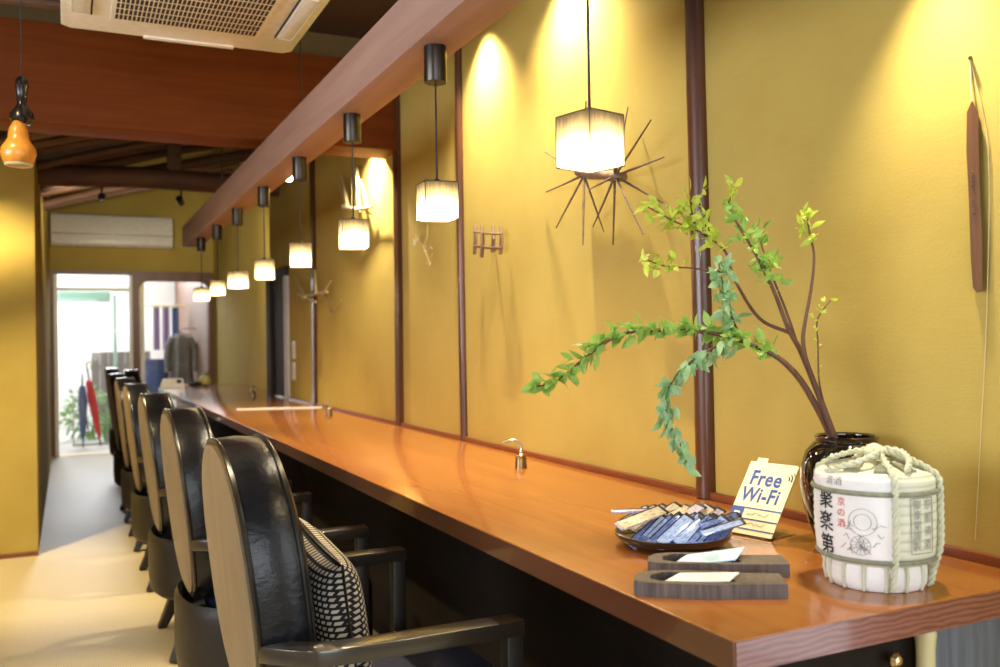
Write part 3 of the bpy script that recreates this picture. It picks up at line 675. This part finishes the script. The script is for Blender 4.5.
MB().lathe([(.02, 0), (.05, .008), (.055, .02), (.04, .034), (.01, .04)], n=18, sx=1.1, sy=.7).build('stone', M['ink'], rk)

# --- vase
VX, VY = 1.166, 1.118
vs = single(MB().lathe([(.044, 0), (.048, .003), (.060, .030), (.0715, .070), (.0755, .105), (.0735, .135), (.066, .158), (.0545, .1715), (.0495, .175), (.0495, .179), (.0515, .1825), (.0490, .1845), (.0450, .182), (.044, .176), (.048, .168), (.060, .15), (.064, .12), (.05, .05), (.03, .02)], n=48).xform(Matrix.Translation((VX, VY, Z))), 'vase', M['glaze'], (VX, VY, Z), 'round glossy black vase behind the sake barrel', 'vase')

# --- branches in the vase
ZC = 1.495
def br(x, y, d=0): return O + pixel_ray(x, y)*(ZC+d)/1.0
def leaf(mb_, base, d, size, wid, seed):
    d = d.normalized(); rnd = Vector((random.uniform(-1, 1), random.uniform(-1, 1), random.uniform(-.2, 1))); s_ = d.cross(rnd).normalized(); n_ = s_.cross(d)
    rows = []
    for t, w_ in ((0, .08), (.2, .7), (.45, 1), (.7, .75), (.9, .3), (1, .03)):
        c = base + d*(size*t) - n_*(size*.25*t*t)
        rows.append([mb_.bm.verts.new(c+s_*(wid*w_)+n_*wid*.25*w_), mb_.bm.verts.new(c), mb_.bm.verts.new(c-s_*(wid*w_)+n_*wid*.25*w_)])
    for a_, b_ in zip(rows, rows[1:]):
        for k in (0, 1): mb_.bm.faces.new((a_[k], a_[k+1], b_[k+1], b_[k]))
def stemtube(pts, r0_, r1_, root, L0, name='stem', n=6):
    P = smooth_path(pts, n); m_ = len(P); mb_ = MB().tube([p-L0 for p in P], [r0_+(r1_-r0_)*i/(m_-1) for i in range(m_)], 8)
    mb_.build(name, M['bark'], root); return P
def foliage(paths, root, L0, mat, size, dens, name='foliage', start=.25, droop=.0, jit=.006):
    mb_ = MB()
    for P, st_ in paths:
        tot = 0
        for i in range(len(P)-1):
            if i < st_*(len(P)-1): continue
            seg = P[i+1]-P[i]; k = max(1, int(seg.length*dens+random.random()))
            for q in range(k):
                b_ = P[i]+seg*random.random()+Vector((random.uniform(-1, 1), random.uniform(-1, 1), random.uniform(-.6, 1)-droop*.5))*jit; d_ = seg.normalized()*random.uniform(.1, 1)+Vector((random.uniform(-1, 1), random.uniform(-1, 1), random.uniform(-1, 1)-droop))*.8
                leaf(mb_, b_-L0, d_, size*random.uniform(.65, 1.25), size*random.uniform(.2, .3), 0)
    o_ = mb_.build(name, mat, root, ang=180); return o_
mouth = Vector((VX-.012, VY-.008, Z+.10))
def mk(x, y, d=0): return br(x, y, d)
random.seed(11)
b1 = thing('leafy_branch', mouth, 'long arching branch of green leaves drooping left out of the black vase', 'branch', 'cut branches in the vase'); L0 = b1.location.copy()
P1 = stemtube([mouth, mk(831, 437), mk(807, 390), mk(788, 366), mk(768, 352), mk(730, 337), mk(692, 331, -.02), mk(644, 331, -.03), mk(615, 337, -.04), mk(581, 361, -.05), mk(557, 381, -.06), mk(529, 388, -.06)], .0062, .0012, b1, L0)
P1b = stemtube([mk(735, 339), mk(705, 352, -.03), mk(681, 371, -.04), mk(667, 392, -.05), mk(668, 419, -.05), mk(680, 443, -.05), mk(687, 462, -.05)], .0022, .001, b1, L0, 'side_stem')
P1c = stemtube([mk(745, 343), mk(735, 325, .01), mk(727, 300, .0), mk(722, 280, -.01), mk(718, 258, -.01)], .002, .001, b1, L0, 'side_stem')
foliage([(P1, .33)], b1, L0, M['leaf2'], .025, 460, jit=.011)
foliage([(P1b, .0)], b1, L0, M['leaf3'], .027, 430, droop=.8, jit=.010)
foliage([(P1c, .2)], b1, L0, M['leaf3'], .026, 520, droop=.5, jit=.011)
random.seed(5)
b2 = thing('budding_branch', mouth+Vector((.012, .004, 0)), 'upright budding branch of yellow-green leaves rising from the black vase', 'branch', 'cut branches in the vase'); L0 = b2.location.copy()
m2 = mouth+Vector((.012, .004, 0))
P2 = stemtube([m2, mk(834, 437, .01), mk(816, 388, .01), mk(800, 350, .01), mk(788, 328, .01), mk(773, 289, .01), mk(754, 251, .0), mk(738, 225, .0), mk(727, 205, -.01)], .006, .0014, b2, L0)
P2b = stemtube([mk(790, 333, .01), mk(759, 318, .02), mk(735, 280, .03), mk(725, 251, .03), mk(706, 236, .03), mk(692, 228, .02), mk(676, 222, .01), mk(648, 207, .0)], .0032, .001, b2, L0, 'side_stem')
P2c = stemtube([mk(731, 272, .03), mk(712, 271, .02), mk(690, 268, .02), mk(664, 266, .02), mk(648, 260, .01)], .0018, .001, b2, L0, 'side_stem')
P2d = stemtube([mk(697, 230, .02), mk(692, 212, .01), mk(691, 202, .0), mk(693, 195, .0)], .0016, .001, b2, L0, 'side_stem')
P2e = stemtube([mk(727, 207, -.01), mk(731, 197, -.01), mk(737, 186, -.01)], .0014, .001, b2, L0, 'side_stem')
P2f = stemtube([mk(797, 345, .01), mk(788, 316, .03), mk(770, 270, .03), mk(757, 232, .03)], .0028, .001, b2, L0, 'side_stem')
foliage([(P2, .62), (P2f, .55)], b2, L0, M['leaf2'], .020, 420, jit=.014)
foliage([(P2b, .46), (P2c, .6), (P2d, .0)], b2, L0, M['leaf1'], .022, 520, jit=.016)
foliage([(P2e, .1)], b2, L0, M['leaf1'], .022, 260, jit=.008)
random.seed(9)
b3 = thing('bare_branch', mouth+Vector((.020, -.006, 0)), 'mostly bare twig with one leaf tuft, standing farthest right in the black vase', 'branch', 'cut branches in the vase'); L0 = b3.location.copy()
P3 = stemtube([L0.copy(), mk(835, 438, -.01), mk(817, 390, -.01), mk(806, 360, -.01), mk(803, 340, -.01), mk(805, 322, -.01), mk(811, 289, -.01), mk(814, 256, -.01), mk(809, 230, -.01), mk(807, 213, -.01)], .0052, .0012, b3, L0)
P3b = stemtube([mk(824, 404, -.01), mk(819, 380, -.02), mk(818, 345, -.02), mk(817, 322, -.02), mk(823, 310, -.02), mk(831, 300, -.02)], .0016, .0009, b3, L0, 'side_stem')
foliage([(P3, .83)], b3, L0, M['leaf1'], .022, 460, jit=.011)
foliage([(P3b, .2)], b3, L0, M['leaf1'], .010, 45, 'buds')

# --- text helper: letters as mesh
def text_mesh(s, size, bold=0.0):
    cu_ = bpy.data.curves.new('lettering', 'FONT'); cu_.body = s; cu_.size = size; cu_.align_x = 'CENTER'; cu_.align_y = 'CENTER'; cu_.offset = bold; cu_.resolution_u = 3; cu_.space_character = 1.0+bold*75
    o_ = bpy.data.objects.new('lettering', cu_); COL.objects.link(o_); bpy.context.view_layer.update()
    me = bpy.data.meshes.new_from_object(o_.evaluated_get(bpy.context.evaluated_depsgraph_get())); bpy.data.objects.remove(o_); bpy.data.curves.remove(cu_)
    t = bmesh.new(); t.from_mesh(me); bpy.data.meshes.remove(me); return t

# --- sake barrel
KX, KY = 1.034, .941
kg = thing('sake_barrel', (KX, KY, Z), 'small straw-wrapped sake barrel with white label and rope at the counter corner', 'barrel')
RB = .0805
body = [(.05, .034), (.070, .036), (.078, .046), (RB-.001, .060), (RB+.001, .10), (RB, .138), (.0808, .152), (.076, .159), (.05, .166), (.008, .170)]
MB().lathe(body, n=64).build('body', M['mat'], kg)
MB().lathe([(.052, 0), (.063, .001), (.0675, .010), (.0675, .028), (.064, .038), (.05, .040)], n=48).build('base_roll', M['washi'], kg)
view = math.atan2(-KY, -KX)           # bearing from the barrel towards where it is seen
def kp(ang, z, r): return Vector((math.cos(ang)*r, math.sin(ang)*r, z))
def rbody(z):
    for (r1, z1), (r2, z2) in zip(body, body[1:]):
        if z1 <= z <= z2: return r1+(r2-r1)*(z-z1)/(z2-z1)
    return RB
# white printed paper round the label side
a0, a1 = view-1.62, view+.28
lab = MB(); n = 40; zs = [.044, .05, .062, .09, .12, .138, .150, .157, .161]; vs_ = []
for z in zs: vs_.append([lab.bm.verts.new(kp(a0+(a1-a0)*k/n, z, rbody(z)+.0012)) for k in range(n+1)])
for a_, b_ in zip(vs_, vs_[1:]):
    for k in range(n): lab.bm.faces.new((a_[k], a_[k+1], b_[k+1], b_[k]))
lb = lab.build('paper_label', M['washi'], kg); lb['label'] = 'white printed paper wrap on the barrel'
def wrap(t, ang, z, mat, name, parent, r=RB+.0022):
    mb_ = MB()
    for v in t.verts:
        a_ = ang + v.co.x/r; zz = z+v.co.y; v.co = kp(a_, zz, rbody(zz)+.0021)
    return mb_.add(t).build(name, mat, parent, ang=180)
# on this side bearing grows to the right in the picture
for k, ch_ in enumerate('聚楽第'): wrap(text_mesh(ch_, .029, .0004), view-.88, .122-k*.0315, M['ink'], 'lettering', lb)
for k, ch_ in enumerate('京の酒'): wrap(text_mesh(ch_, .0125), view-.55, .122-k*.0145, M['red'], 'red_lettering', lb)
for k, ch_ in enumerate('清酒'): wrap(text_mesh(ch_, .013), view-.78+k*.17, .1495, M['grey'], 'small_lettering', lb)
# faint line drawing of a flower cart
random.seed(21); mb = MB()
def lp(a_, z): return kp(view+a_, z, rbody(z)+.0020)
for cx_, cz_, rr in ((-.20, .098, .018), (-.20, .098, .011), (-.24, .066, .013), (-.24, .066, .0055)):
    mb.tube([lp(cx_+rr/RB*math.cos(t*PI/10), cz_+rr*math.sin(t*PI/10)) for t in range(20)], .00035, 4, closed=True)
for k in range(6): a_ = k*PI/6; mb.tube([lp(-.24-.013/RB*math.cos(a_), .066-.013*math.sin(a_)), lp(-.24+.013/RB*math.cos(a_), .066+.013*math.sin(a_))], .0003, 4)
for k in range(16):
    x0, z0 = random.uniform(-.6, .12), random.uniform(.056, .100); mb.tube([lp(x0, z0), lp(x0+.05, z0+random.uniform(-.006, .006)), lp(x0+.1, z0+random.uniform(-.008, .008))], .0004, 4)
mb.build('flower_cart_drawing', M['grey'], lb)
# seal panel on the matting, to the right of the rope
pc = view+.80; bx_ = MB(); hw, hz, zc_ = .019, .037, .0935
pts = []
for (x0, z0), (x1, z1) in (((-hw, -hz), (hw, -hz)), ((hw, -hz), (hw, hz)), ((hw, hz), (-hw, hz)), ((-hw, hz), (-hw, -hz))):
    for k in range(8): pts.append(kp(pc+(x0+(x1-x0)*k/8)/RB, zc_+z0+(z1-z0)*k/8, rbody(zc_)+.0012))
bx_.tube(pts, .0006, 5, closed=True); bo = bx_.build('seal_border', M['grey'], kg)
for c_, col_ in enumerate(('京都清酒', '聚楽第謹製')):
    for k, ch_ in enumerate(col_): wrap(text_mesh(ch_, .0145), pc+(.009-.0185*c_)/RB*1.0, zc_+.0275-k*(.018 if len(col_) == 4 else .0137), M['grey'], 'seal_lettering', bo)
# ropes: two twisted strands
def rope(pts, r, name, twist=300):
    P = smooth_path(pts, 8); mb_ = MB(); acc = 0; s1, s2 = [], []
    for i, p in enumerate(P):
        t = (P[min(i+1, len(P)-1)]-P[max(i-1, 0)]).normalized(); a_ = t.cross(Vector((.31, .77, .55))).normalized(); b_ = t.cross(a_)
        if i: acc += (P[i]-P[i-1]).length
        an = acc*twist; s1.append(p+(a_*math.cos(an)+b_*math.sin(an))*r*.52); s2.append(p-(a_*math.cos(an)+b_*math.sin(an))*r*.52)
    mb_.tube(s1, r*.62, 7); mb_.tube(s2, r*.62, 7); return mb_.build(name, M['straw'], kg)
for ang in (view+.30, view+1.32, view+2.6, view-2.75, view-1.92):
    pts = [kp(ang, .006, .071), kp(ang, .022, .074), kp(ang, .040, .079), kp(ang, .062, RB+.004), kp(ang, .085, RB+.005), kp(ang, .11, RB+.005), kp(ang, .130, RB+.005), kp(ang, .146, RB+.004), kp(ang, .158, .081), kp(ang, .171, .060), kp(ang, .181, .035), kp(ang, .187, .010)]
    rope(pts, .0042, 'rope')
MB().tube([kp(t*PI/24, .136, RB+.0025) for t in range(48)], .0036, 8, closed=True).build('cord_band', M['band'], kg)
MB().tube([kp(t*PI/24, .044, .0785) for t in range(48)], .0036, 8, closed=True).build('cord_band', M['band'], kg)
for k in range(9):
    a_ = view-1.5+k*.42; MB().tube([kp(a_, .002, .0665), kp(a_, .02, .070), kp(a_, .04, .068)], .0024, 6).build('base_tie', M['straw'], kg)
for k in range(10):            # dark folds of matting gathered on the lid
    a_ = k*2*PI/10+.25; mb_ = MB(); p_ = [kp(a_-.16, .1615, .066), kp(a_+.16, .1615, .066), kp(a_, .1705, .028)]; n_ = Vector((0, 0, .004))
    q_ = [mb_.bm.verts.new(v) for v in p_]; q2 = [mb_.bm.verts.new(v+n_) for v in p_]
    mb_.bm.faces.new(q_[::-1]); mb_.bm.faces.new(q2)
    for i in range(3): mb_.bm.faces.new((q_[i], q_[(i+1) % 3], q2[(i+1) % 3], q2[i]))
    mb_.build('lid_fold', M['band'], kg)
MB().lathe([(.004, .172), (.012, .176), (.015, .185), (.010, .193), (.003, .196)], n=18).build('rope_knot', M['straw'], kg)
rope([kp(view+.2, .188, .012), kp(view+.1, .186, .035), kp(view-.3, .178, .056), kp(view-.7, .168, .068), kp(view-1.0, .161, .075)], .0042, 'rope')
rope([kp(view+1.5, .189, .010), kp(view+1.3, .187, .035), kp(view+.9, .178, .056), kp(view+.6, .166, .072)], .0042, 'rope')

# --- sign stand
SB = Vector((1.0831, 1.2102, .722)); az, le, sw, sh_ = -1.348, .64, .102, .146
wd = Vector((math.cos(az), math.sin(az), 0)); nn = Vector((-math.sin(az), math.cos(az), 0)); su = Vector((0, 0, 1))*math.cos(le)+nn*math.sin(le); sn = wd.cross(su)
if sn.dot(-pixel_ray(770, 500)) < 0: sn = -sn
SBL = SB-wd*sw
sg = thing('wifi_sign', SBL+wd*sw/2-Vector((0, 0, .002)), 'cream Free Wi-Fi card in a slanted clear acrylic stand on the counter', 'sign')
L0 = sg.location.copy()
def sp(u, v, d=0): return SBL+wd*(u*sw)+su*(v*sh_)+sn*d-L0
def slab(pts, th, name, mat, parent, d0=0):
    mb_ = MB(); f_ = [mb_.bm.verts.new(p) for p in pts]; b_ = [mb_.bm.verts.new(p-sn*th) for p in pts]; n_ = len(pts)
    mb_.bm.faces.new(f_); mb_.bm.faces.new(b_[::-1])
    for k in range(n_): mb_.bm.faces.new((f_[k], f_[(k+1) % n_], b_[(k+1) % n_], b_[k]))
    return mb_.build(name, mat, parent, flat=True)
card = slab([sp(0, .01), sp(1, .01), sp(1, .985), sp(.97, 1), sp(.34, 1), sp(.34, 1.06), sp(.12, 1.06), sp(.12, 1), sp(0, 1)], .0008, 'card', M['creamp'], sg)
slab([sp(-.01, 0, -.001), sp(1.01, 0, -.001), sp(1.01, 1.0, -.001), sp(-.01, 1.0, -.001)], .002, 'back_plate', M['acrylic'], sg)
# foot of the stand runs flat behind the card towards the wall
e_ = Vector((nn.x, nn.y, 0)).normalized()
ft = MB(); A, B = SBL-L0, SB-L0; zt = Vector((0, 0, .0018)); pts = [A-e_*.004, B-e_*.004, B+e_*.075, A+e_*.075]
lo = [ft.bm.verts.new(p-Vector((0, 0, .002))) for p in pts]; hi = [ft.bm.verts.new(p+Vector((0, 0, .0005))) for p in pts]
ft.bm.faces.new(lo[::-1]); ft.bm.faces.new(hi)
for k in range(4): ft.bm.faces.new((lo[k], lo[(k+1) % 4], hi[(k+1) % 4], hi[k]))
ft.build('foot_plate', M['acrylic'], sg, flat=True)
def sign_text(s, size, u, v, name, mat, xs_=1, bold=0):
    t = text_mesh(s, size, bold); mb_ = MB()
    for q in t.verts: q.co = sp(u, v, .0006)+wd*(q.co.x*xs_)+su*q.co.y
    return mb_.add(t).build(name, mat, card, ang=180)
sign_text('Free', .042, .46, .765, 'lettering', M['blue'], .82, .0009); sign_text('Wi-Fi', .040, .47, .53, 'lettering', M['blue'], .82, .0009)
for k in range(3):
    r_ = .007+.0055*k; MB().tube([sp(.845, .80, .0007)+wd*(r_*math.cos(t))+su*(r_*math.sin(t)) for t in [(-.35+1.25*q/8) for q in range(9)]], .0010, 5).build('signal_arc', M['ink'] if k < 2 else M['grey'], card)
slab([sp(.0, .355, .0008), sp(.26, .355, .0008), sp(.26, .215, .0008), sp(0, .215, .0008)], .0005, 'blue_block', M['blue'], card)
slab([sp(.08, .295, .0012), sp(.20, .295, .0012), sp(.20, .27, .0012), sp(.08, .27, .0012)], .0004, 'block_caption', M['paper'], card)
for v_ in (.362, .215, .085): slab([sp(.0 if v_ > .3 else .2, v_, .0010), sp(1, v_, .0010), sp(1, v_-.014, .0010), sp(.0 if v_ > .3 else .2, v_-.014, .0010)], .0006, 'blue_rule', M['blue'], card)
random.seed(4)
for v_ in (.285, .145):
    mb = MB(); P = [sp(.34+.45*k/16, v_+random.uniform(-.025, .03), .0008) for k in range(17)]; mb.tube(P, .0004, 4); mb.build('handwriting', M['grey'], card)

# --- black dish heaped with wrapped packets
DX, DY = .921, 1.268
ds = single(MB().lathe([(.05, 0), (.078, .002), (.094, .012), (.098, .020), (.0985, .024), (.096, .024), (.090, .016), (.074, .007), (.02, .006)], n=48, sx=1.0, sy=1.0).xform(Matrix.Translation((DX, DY, Z))), 'dish', M['lacquer'], (DX, DY, Z), 'shallow round black lacquer dish under the wrapped packets', 'dish')
def packet(c, yaw, pitch, roll, k, label, group='wrapped packets in the black dish', L=.086, Wd=.022):
    p = thing('wrapped_packet', c, label, 'packet', group); R_ = Matrix.Rotation(yaw, 4, 'Z') @ Matrix.Rotation(-pitch, 4, 'Y') @ Matrix.Rotation(roll, 4, 'X')
    mb_ = MB().box((-L/2, -Wd/2, -.0022), (L/2-.006, Wd/2, .0022), .0012).xform(R_); mb_.build('wrapper', PK[k], p)
    MB().box((L/2-.006, -Wd/2, -.0018), (L/2, Wd/2, .0018), .0008).box((-L/2+.004, Wd/2-.0012, -.0026), (L/2-.0065, Wd/2+.0006, .0026)).xform(R_).build('dark_end', M['ink'], p)
random.seed(2)
u_ = Vector((math.cos(-.54), math.sin(-.54), 0)); v_ = Vector((.52, .85, 0)).normalized()      # along the heap, and away from the viewer
GB = 'slim blue wrapped packet slanting in the front row of the heap'; GC = 'slim cream or lilac wrapped packet in the back row of the heap'
for k in range(11):
    c = Vector((DX, DY, Z))+u_*(-.046+.0122*k)-v_*(.026+random.uniform(-.004, .004))+Vector((0, 0, .026+.006*math.sin(k/10*PI)))
    packet(c, .12+random.uniform(-.10, .12), .50+random.uniform(-.08, .08), random.uniform(.45, .75), [0, 3, 0, 0, 3, 0, 3, 0, 0, 3, 0][k], GB, 'blue packets in the front row of the heap', L=.080, Wd=.020)
for k in range(8):
    c = Vector((DX, DY, Z))+u_*(-.062+.0175*k)+v_*(.014+random.uniform(-.006, .006))+Vector((0, 0, .042+.006*math.sin(k/7*PI)))
    packet(c, .20+random.uniform(-.25, .25), .30+random.uniform(-.08, .1), random.uniform(.1, .5), [1, 2, 1, 2, 2, 1, 2, 1][k], GC, 'pale packets in the back row of the heap', L=.075, Wd=.022)
for k in range(5):
    c = Vector((DX, DY, Z))+u_*(-.04+.02*k)+v_*.048+Vector((0, 0, .030+.004*(k % 2)))
    packet(c, .3+random.uniform(-.3, .3), .25, .2, [2, 1, 2, 1, 2][k], GC, 'pale packets in the back row of the heap', L=.075)
packet(Vector((DX, DY, Z))-u_*.060+v_*.026+Vector((0, 0, .052)), -.55, .03, .3, 1, 'pale wrapped packet sticking out flat past the rim towards the aisle', L=.085, Wd=.009)
packet(Vector((DX, DY, Z))-u_*.050-v_*.020+Vector((0, 0, .050)), .15, .16, .4, 2, 'cream wrapped packet lying across the front of the heap at its aisle end', L=.10)
packet(Vector((DX, DY, Z))+u_*.078-v_*.012+Vector((0, 0, .044)), .05, .13, .5, 0, 'dark-tipped blue packet jutting out towards the sign, the upper of two', L=.085, Wd=.012)
packet(Vector((DX, DY, Z))+u_*.080-v_*.032+Vector((0, 0, .036)), -.05, .16, .5, 3, 'dark-tipped blue packet jutting out towards the sign, the lower of two', L=.085, Wd=.012)

# --- two hollowed wooden trays with slips
TS = .90
def tray(c, yaw, label, slip_mat, slip_label, slip_pts, waist):
    t = thing('wooden_tray', (c[0], c[1], Z), label, 'tray', None, yaw); hgt = .0195
    outer = [(-.112, -.030), (-.110, .004), (-.098, .026), (-.075, .036), (-.02, .040), (.035, .036), (.045, .028), (.112, .030), (.114, -.034), (.05, -.040), (.015, -.042-waist), (-.03, -.042-waist), (-.09, -.040)]
    inner = [(-.088, -.016), (-.085, .008), (-.066, .026), (-.015, .028), (.032, .022), (.040, -.024), (.0, -.030), (-.07, -.027)]
    mb_ = MB(); bm_ = mb_.bm
    def ring(P, z): return [bm_.verts.new((x, y, z)) for x, y in P]
    o0, o1, i1, i0 = ring(outer, 0), ring(outer, hgt), ring(inner, hgt), ring(inner, .007)
    for A_, B_ in ((o0, o1), (i1, i0)):
        n_ = len(A_)
        for k in range(n_): bm_.faces.new((A_[k], A_[(k+1) % n_], B_[(k+1) % n_], B_[k]))
    bm_.faces.new(o0[::-1]); bm_.faces.new(i0)
    es = []
    for R_ in (o1, i1):
        for k in range(len(R_)): es.append(bm_.edges.get((R_[k], R_[(k+1) % len(R_)])))
    bmesh.ops.triangle_fill(bm_, use_beauty=True, use_dissolve=False, edges=es)
    mb_.build('tray_block', M['tray'], t); t.scale = (TS, TS, 1)
    MB().prism([(x*.97-.0005, y*.94) for x, y in inner], .0072, .0085).build('hollow_lining', M['trayin'], t)
    Rz = Matrix.Rotation(yaw, 4, 'Z')
    mb_ = MB(); lo = []; hi = []
    for x, y, z in slip_pts:
        q = Rz @ Vector((x*TS, y*TS, z)) + Vector((c[0], c[1], Z)); lo.append(mb_.bm.verts.new(q)); hi.append(mb_.bm.verts.new(q+Vector((0, 0, .0016))))
    n_ = len(lo); mb_.bm.faces.new(lo[::-1]); mb_.bm.faces.new(hi)
    for k in range(n_): mb_.bm.faces.new((lo[k], lo[(k+1) % n_], hi[(k+1) % n_], hi[k]))
    single(mb_, 'paper_slip', slip_mat, Vector((c[0], c[1], Z+.009)), slip_label, 'paper slip')
tray((.794, 1.015), -.575, 'smoked dark wooden tray nearest the counter edge, holding the white slip', M['paper'], 'white paper slip lying in the nearer wooden tray', [(-.070, -.026, .0150), (.030, -.030, .0205), (.050, .016, .0215), (-.040, .022, .0180)], .004)
tray((.872, 1.095), -.575, 'smoked dark wooden tray nearer the dish, holding the pale blue slips', M['sky_blue'], 'pale blue paper slip lying in the farther wooden tray', [(-.070, -.024, .0140), (-.03, -.028, .0150), (.030, -.026, .022), (.052, .022, .031), (.015, .026, .024), (-.045, .022, .0180)], -.002)

# ------------------------------------------------------------------ courtyard things
def bush(name, c, r, label, n=240, size=.07, mat='leafd', group=None):
    t = thing(name, c, label, 'plant', group); random.seed(int(c[0]*100+c[1]*7)); mb_ = MB(); stems = MB()
    for k in range(7):
        a_ = k*PI*2/7; tip = Vector((math.cos(a_)*r*.7, math.sin(a_)*r*.7, r*1.3)); stems.tube([(0, 0, 0), tip*.5+Vector((0, 0, .05)), tip], [.012, .008, .004], 6)
    for k in range(n):
        d_ = Vector((random.gauss(0, 1), random.gauss(0, 1), random.gauss(0, 1))).normalized(); p_ = Vector((0, 0, r))+d_*r*random.uniform(.55, 1); p_.z = max(.02, p_.z)
        leaf(mb_, p_, d_+Vector((0, 0, random.uniform(-.6, .4))), size, size*.25, 0)
    stems.build('stems', M['bark'], t); mb_.build('foliage', M[mat], t, ang=180)
bush('garden_shrub', (.50, 11.3, -.02), .15, 'low green shrub outside the open far door', group=None)
bush('garden_shrub', (.22, 11.75, -.02), .30, 'taller green shrub outside in front of the grey board fence')
bush('garden_shrub', (1.17, 10.6, -.02), .17, 'pale green plant outside below the hanging coat')
fe = thing('board_fence', (.62, 12.6, -.02), 'grey vertical board fence outside beyond the open door', 'fence')
for k in range(7): MB().box((-.35+k*.1, -.012, 0), (-.255+k*.1, .012, 1.02)).build('board', M['fence'], fe)
MB().box((-.36, .0125, .8), (.36, .04, .86)).build('rail', M['fence'], fe)
um = thing('furled_umbrella', (.32, 10.95, -.02), 'furled red umbrella leaning outside the open far door', 'umbrella')
MB().lathe([(.005, .05), (.03, .2), (.045, .55), (.03, .72), (.008, .74)], n=14).xform(Matrix.Rotation(-.16, 4, 'Y')).build('canopy', M['redc'], um)
MB().tube([(0, 0, 0), (-.13, 0, .86)], .008, 8).build('shaft', M['black'], um)
MB().tube(smooth_path([(-.13, 0, .86), (-.135, 0, .9), (-.11, 0, .93), (-.08, 0, .91)]), .010, 8).build('handle', M['bamboo'], um)
u2 = thing('furled_umbrella', (.14, 10.85, -.02), 'furled dark blue umbrella standing outside next to the red umbrella', 'umbrella')
MB().lathe([(.005, .05), (.035, .2), (.05, .5), (.03, .66), (.008, .68)], n=14).build('canopy', M['bluec'], u2)
MB().tube([(0, 0, 0), (0, 0, .80)], .008, 8).build('shaft', M['black'], u2)
us = thing('umbrella_stand', (.20, 11.02, -.02), 'low grey umbrella stand outside behind the two umbrellas', 'stand')
MB().box((-.16, -.02, 0), (.2, .04, .03)).build('base', M['steel'], us)
MB().tube([(-.15, .01, .03), (-.15, .01, .55), (.19, .01, .55), (.19, .01, .03)], .009, 8).build('rail', M['steel'], us)
sgn = thing('hanging_sign', (.20, 12.2, 1.62), 'pale green signboard on an outside bracket beyond the open door', 'sign')
MB().box((-.30, -.02, 0), (.28, .02, .13), .006).build('board', M['green'], sgn)
MB().tube([(.27, 0, .1), (.33, 0, .08), (.33, 0, -1.62)], .018, 8).build('bracket', M['green'], sgn)
MB().tube([(.33, 0, -1.64), (.33, 0, -1.6)], .08, 14).build('foot', M['steel'], sgn)
bn = thing('waste_bin', (.95, 11.62, -.02), 'dark blue round bin on a stool outside the rounded window', 'bin')
MB().lathe([(.12, .45), (.14, .46), (.16, .92), (.17, .93), (.155, .93), (.14, .5)], n=24).build('tub', M['bluec'], bn)
for k in range(4): a_ = PI/4+k*PI/2; MB().tube([(.12*math.cos(a_), .12*math.sin(a_), 0), (.10*math.cos(a_), .10*math.sin(a_), .45)], .014, 8).build('leg', M['brownw'], bn)
MB().lathe([(.14, .43), (.15, .435), (.15, .449)], n=24).build('stool_top', M['brownw'], bn)
# coat on a hanger, hooked to the brown side wall of the entry
co = thing('hanging_coat', (1.185, 11.1, 1.20), 'grey coat on a hanger outside the rounded window', 'coat'); co.scale = (.72, .9, .72)
mb = MB(); secs = [(.02, .03, .0), (.10, .05, -.03), (.17, .07, -.09), (.17, .085, -.30), (.175, .09, -.55), (.20, .10, -.80)]
for k in range(1):
    rings = []
    for hw_, dp, z in secs:
        rings.append([mb.bm.verts.new((hw_*math.cos(t*PI/10), dp*math.sin(t*PI/10)*(1+.15*math.sin(t*1.9)), z)) for t in range(20)])
    for a_, b_ in zip(rings, rings[1:]):
        for q in range(20): mb.bm.faces.new((a_[q], a_[(q+1) % 20], b_[(q+1) % 20], b_[q]))
    mb.bm.faces.new(rings[0]); mb.bm.faces.new(rings[-1][::-1])
mb.build('coat_body', M['coat'], co)
for s_ in (-1, 1): MB().tube(smooth_path([(s_*.13, 0, -.06), (s_*.20, -.02, -.22), (s_*.22, -.05, -.45), (s_*.21, -.06, -.60)], 4), [.055]*4+[.05]*4+[.045]*5, 12).build('sleeve', M['coat'], co)
MB().tube(smooth_path([(-.15, 0, -.03), (0, 0, .02), (.15, 0, -.03)]), .008, 8).build('hanger', M['black'], co)
MB().tube(smooth_path([(0, 0, .02), (0, 0, .07), (.04, 0, .09), (.242, 0, .09)]), .006, 8).build('hook', M['black'], co)
for k, (x, w_, mt, lab_) in enumerate(((.99, .07, 'purple', 'purple cloth strip hanging outside, on the pole nearest the white post'), (1.10, .08, 'purple', 'middle purple cloth strip hanging outside beside the blue strip'), (1.21, .08, 'bluec', 'blue cloth strip hanging outside, last on the pole'))):
    t = thing('cloth_strip', (x, 11.9, 1.02), lab_, 'cloth'); mb_ = MB(); vs_ = []
    for i in range(9):
        xx = -w_/2+w_*i/8; yy = .012*math.sin(i*1.4+k); vs_.append([mb_.bm.verts.new((xx, yy+d_, z)) for z in (0, .25, .52) for d_ in (-.002, .002)])
    for a_, b_ in zip(vs_, vs_[1:]):
        for q in ((0, 2), (2, 4)): mb_.bm.faces.new((a_[q[0]], b_[q[0]], b_[q[1]], a_[q[1]])); mb_.bm.faces.new((a_[q[0]+1], a_[q[1]+1], b_[q[1]+1], b_[q[0]+1]))
    mb_.build('cloth', M[mt], t); MB().tube([(-w_/2, 0, .525), (w_/2, 0, .525)], .008, 6).build('hem_rod', M['bamboo'], t)
pr_ = thing('hanging_pole', (1.3, 11.9, 1.562), 'thin pale pole outside carrying the coloured cloth strips', 'pole')
MB().tube([(-.62, 0, 0), (.0595, 0, 0)], .009, 8).build('pole', M['bamboo'], pr_)
